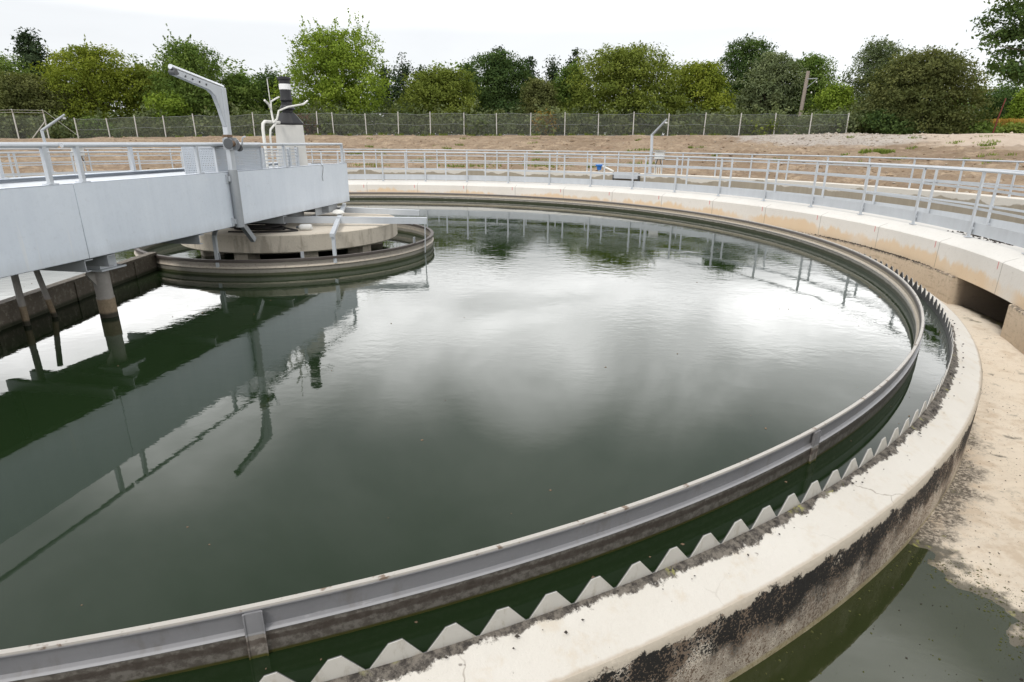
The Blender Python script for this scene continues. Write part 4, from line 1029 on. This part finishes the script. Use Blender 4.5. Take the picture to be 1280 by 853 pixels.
# overhanging tree whose trunk stands outside the right edge
rng = np.random.default_rng(5); x, g = base_at(1372, 34); x = float(x)
t = thing('broadleaf_tree', 'dark tree whose long branches hang in from the right edge', 'tree', (x, 34, g)); lobes = []
def lob_at(px, py, Y, a, b, c): p = at_y(px, py, Y); lobes.append((p[0] - x, p[1] - 34, p[2] - g, a, b, c))
for px, py, s in ((1262, 12, .9), (1240, 28, .55), (1250, 44, .8), (1275, 40, 1.1), (1236, 56, .35), (1262, 66, .8), (1250, 84, .8), (1278, 90, 1.2), (1300, 20, 1.6), (1310, 60, 1.7), (1330, 100, 1.7), (1262, -12, 1.0), (1300, -30, 1.6), (1345, 10, 2.0), (1350, 60, 2.0), (1280, 96, .7)):
    lob_at(px, py, 34 + rng.uniform(-1.5, 1.5), s * 1.15, s, s * .36)
part('trunk', MB().tube([(0, 0, -.3), (.1, 0, 4), (0, 0, 9)], [.35, .26, .12], 10), M['bark'], t)
bm_ = MB()
for l in lobes:
    e = Vector(l[:3]); s = Vector((0, 0, max(2.5, min(8.5, e.z - 1.6)))); bm_.tube([s, s.lerp(e, .5) + Vector((0, 0, .25)), e], [.10, .06, .02], 6)
part('limbs', bm_, M['bark'], t)
link('crown', crown_mesh(rng, lobes, 15000, .13, LEAF['dark'], 10, .6, inner=.2), t)
tree(1276, 112, 42, 60, 'lime', 'bright low tree under the overhanging branches at the right edge', seed=77, n=7000, nl=10, low=.3)

def bush(px, topy, wpx, Y, kind, label, seed, n=2500, nl=7, leaf=.13):
    rng = np.random.default_rng(seed); x, g = base_at(px, Y); H = max(.5, float(at_y(px, topy, Y)[2]) - g); W = wpx / FOC * (Y - CAM[1]) / 2
    t = thing('bush', label, 'bush', (x, Y, g))
    lobes = [(rng.uniform(-.55, .55) * W, rng.uniform(-.4, .4) * W, H * rng.uniform(.2, .68), W * rng.uniform(.35, .55), W * .4, H * .26) for _ in range(nl)]
    part('stem', MB().tube([(0, 0, -.1), (.05, 0, H * .5)], [.06, .03], 6).tube([(0, 0, 0), (lobes[0][0], lobes[0][1], lobes[0][2])], [.05, .015], 6), M['bark'], t)
    link('crown', crown_mesh(rng, lobes, n, leaf, LEAF[kind], 6, .5), t)
bush(380, 142, 30, 46.5, 'rust', 'reddish bush behind the fence just right of the column', 1)
bush(122, 146, 44, 46.4, 'green', 'rounded green bush behind the fence beyond the far left davit', 2)
bush(683, 136, 16, 46.6, 'straw', 'pale dry bush behind the fence left of the middle', 3, 1200, 4)
bush(1040, 140, 62, 46.2, 'grey', 'grey green bush between the last two fence posts', 4, 4000)
bush(958, 150, 50, 46.2, 'olive', 'low olive bush behind the fence left of the utility pole', 5)
bush(1110, 138, 60, 44.9, 'dark', 'dark bush in front of the big domed tree', 6, 4500)
bush(1226, 154, 40, 44.5, 'green', 'green bush at the right foot of the big domed tree', 7, 2600)
bush(1206, 150, 40, 45.2, 'brown', 'brownish bush under the right side of the big domed tree', 8, 3000)
bush(1274, 158, 34, 45.5, 'grass', 'yellow green bush by the rusty red post', 9, 2400)

# thicket that closes the foot of the wood: one uncountable mass
rng = np.random.default_rng(21); lobes = []
for px in range(-110, 1212, 9):
    for Yv in (46.8, 49.5, 56, 63):
        xx, g = base_at(px + rng.uniform(-8, 8), Yv); h = rng.uniform(1.3, 2.6) * (1 if Yv < 52 else 1.45)
        lobes.append((xx, Yv + rng.uniform(-.8, .8), g + h * .5, rng.uniform(.9, 1.7), 1.0, h * .58))
tag(link('undergrowth', crown_mesh(rng, lobes, 90000, .16, LEAF['deep'], 120, .9)), kind='stuff')
# far wood behind everything so no bare horizon shows between crowns
lobes = []
for px in range(-260, 1560, 14):
    Yv = rng.uniform(88, 100); xx = float(at_y(px, 160, Yv)[0]); h = rng.uniform(6.5, 11.0)
    lobes.append((xx, Yv, 2.2 + h * .5, rng.uniform(2.2, 3.6), 2.0, h * .56))
tag(link('distant_wood', crown_mesh(rng, lobes, 90000, .26, LEAF['green'], 60, 1.8)), kind='stuff')

def blades(name, spots, n, hgt, kind, spread):
    rng = np.random.default_rng(len(name)); C = []
    for (xx, yy, r_) in spots:
        a = rng.uniform(0, 2 * np.pi, n); q_ = r_ * np.sqrt(rng.uniform(0, 1, n)); C.append(np.stack([xx + q_ * np.cos(a), yy + q_ * np.sin(a) * spread], -1))
    C = np.concatenate(C); z = ground_z(C[:, 0], C[:, 1]); k = len(C); h = hgt * rng.uniform(.4, 1.2, k); a = rng.uniform(0, np.pi, k); w_ = h * .16
    B = np.stack([C[:, 0], C[:, 1], z - .03], -1); dxy = np.stack([np.cos(a), np.sin(a), 0 * a], -1) * w_[:, None]
    T = B + np.stack([rng.normal(0, .25, k) * h, rng.normal(0, .25, k) * h, h], -1)
    V = np.stack([B - dxy, B + dxy, T + dxy * .15, T - dxy * .15], 1).reshape(-1, 3)
    me = bpy.data.meshes.new(name); fill(me, V, np.arange(len(V)).reshape(-1, 4), LEAF[kind], False, rng.uniform(0, 1, k)); return tag(link(name, me), kind='stuff')
def gp(px, py):                         # where a line of sight meets the bank
    d = ray(px, py); s = 15.0
    for _ in range(4000):
        p = CAM + d / np.linalg.norm(d) * s
        if np.hypot(p[0], p[1]) > 17 and p[2] <= ground_z(p[0], p[1]): break
        s += .05
    return float(p[0]), float(p[1])
spots = [(*gp(px, py), r_) for px, py, r_ in ((462, 208, .7), (565, 209, .5), (606, 209, .6), (668, 208, .8), (694, 208, .7), (782, 207, .6), (748, 208, .4))]
blades('weeds', [(a_ + dx_, b_, r_ * 1.6) for a_, b_, r_ in spots for dx_ in (0,)], 160, .16, 'grass', .35)
blades('grass_tuft', [(*gp(1094, 191), .9), (*gp(1106, 192), .5)], 330, .22, 'grass', .5)
dry = []
for k in range(60): dry.append((rng.uniform(50, 63), rng.uniform(48.5, 56), 1.3))
blades('dry_grass', dry, 260, 1.5, 'straw', .8)
gr = []
for k in range(40): gr.append((rng.uniform(46, 60), rng.uniform(45.5, 47.5), 1.1))
blades('tall_grass', gr, 240, .55, 'grass', .6)
blades('bank_weeds', [(*gp(rng.uniform(440, 1270), rng.uniform(172, 206)), rng.uniform(.2, .7)) for k in range(46)], 60, .16, 'grass', .5)
blades('fence_grass', [(x + rng.normal(0, .3), FY - .15, .4) for x in np.linspace(fx[0], fx[-1], 46)], 60, .24, 'grass', .4)

# loose stones on the bank and silt crumbs in the channel: uncountable
def crumbs(name, pts, sizes, mat):
    mb = MB(); rg = random.Random(len(pts))
    base = [Vector(v) for v in ((1, 0, 0), (-1, 0, 0), (0, 1, 0), (0, -1, 0), (0, 0, 1), (0, 0, -1))]
    fs = [(0, 2, 4), (2, 1, 4), (1, 3, 4), (3, 0, 4), (2, 0, 5), (1, 2, 5), (3, 1, 5), (0, 3, 5)]
    for p, s in zip(pts, sizes):
        mb.add([Vector(p) + Vector((v.x * s * rg.uniform(.6, 1.3), v.y * s * rg.uniform(.6, 1.3), v.z * s * rg.uniform(.35, .8))) for v in base], fs)
    return tag(part(name, mb, mat, smooth=0), kind='stuff')
pts = []; sz = []
for k in range(1500):
    a = rng.uniform(R_(20), R_(125)); r_ = rng.uniform(18.5, 46); px_, py_ = r_ * math.cos(a), r_ * math.sin(a)
    pts.append((px_, py_, float(ground_z(px_, py_)) + .01)); sz.append(.03 + .07 * rng.random() ** 3)
for k in range(700):
    px_, py_ = rng.normal(27.5, 2.6), rng.normal(31, 3.6)
    if py_ < 43: pts.append((px_, py_, float(ground_z(px_, py_)) + .02)); sz.append(.03 + .10 * rng.random() ** 3)
crumbs('loose_stones', pts, sz, M['stone'])
pts = []; sz = []
for k in range(3200):
    a = rng.uniform(R_(14), R_(128)); r_ = rng.uniform(18, 45); px_, py_ = r_ * math.cos(a), r_ * math.sin(a)
    pts.append((px_, py_, float(ground_z(px_, py_)) + .01)); sz.append(.04 + .13 * rng.random() ** 3)
crumbs('earth_clods', pts, sz, M['earth'])
pts = []; sz = []
for k in range(900):
    a = -52 + 34 * rng.random() ** 1.4; r_ = 10.92 + .75 * rng.random() ** 1.8
    pts.append(arc(r_, a, floor_z(r_, a) + .002)); sz.append(.002 + .006 * rng.random() ** 4)
for k in range(160):
    a = rng.uniform(-72, -51); r_ = rng.uniform(10.93, 11.7); pts.append(arc(r_, a, -.991)); sz.append(.003 + .007 * rng.random() ** 3)
crumbs('channel_silt', pts, sz, M['debris_and_gap_shade'])
pts = []; sz = []
for k in range(420):
    a = rng.uniform(-4, 10) + rng.normal(0, 2); r_ = rng.uniform(11.735, 11.785); pts.append(arc(r_, a, -.508)); sz.append(.01 + .02 * rng.random() ** 2)
for k in range(120):
    a = rng.uniform(-11, -4.3); r_ = rng.uniform(12.2, 12.5); pts.append(arc(r_, a, .045)); sz.append(.01 + .04 * rng.random() ** 2)
for k in range(260):
    a = rng.uniform(-100, 20); r_ = 10.66 + .09 * rng.random() ** 2; pts.append(arc(r_, a, -.412 - .3 * max(0, r_ - 10.67))); sz.append(.004 + .009 * rng.random() ** 2)
crumbs('wall_debris', pts, sz, M['debris_and_gap_shade'])

pts = []; sz = []
for k in range(260):
    a = rng.uniform(-130, 60); r_ = rng.choice([rng.uniform(10.4, 10.62), 10.32 - abs(rng.normal(0, .35)), rng.uniform(4, 10.2)]); pts.append(arc(r_, a, ZW + .001)); sz.append(.004 + .010 * rng.random() ** 3)
crumbs('floating_scum', pts, sz, M['rust_brown'])

plain('moss', (.085, .09, .026), .95, 0, .5)
pts = []; sz = []
for k in range(1100):
    y = -8.55 - 1.1 * rng.random(); x = 7.09 + rng.normal(0, .10) + .05 * math.sin(y * 6.1); r_ = math.hypot(x, y)
    if 10.92 < r_ < 11.9:
        a = math.degrees(math.atan2(y, x)); pts.append((x, y, max(floor_z(r_, a), -.992) + .001)); sz.append(.002 + .007 * rng.random() ** 4)
crumbs('algae_clumps', pts, sz, M['moss'])

pts = []; sz = []
for k in range(420):
    a = rng.uniform(-72, -50); r_ = rng.uniform(10.93, 11.85) if k % 3 else 10.92 + abs(rng.normal(0, .05))
    x, y = r_ * math.cos(R_(a)), r_ * math.sin(R_(a))
    if floor_z(r_, a) < -.995: pts.append((x, y, -.991)); sz.append(.002 + .008 * rng.random() ** 4)
crumbs('pond_scum', pts, sz, M['moss'])
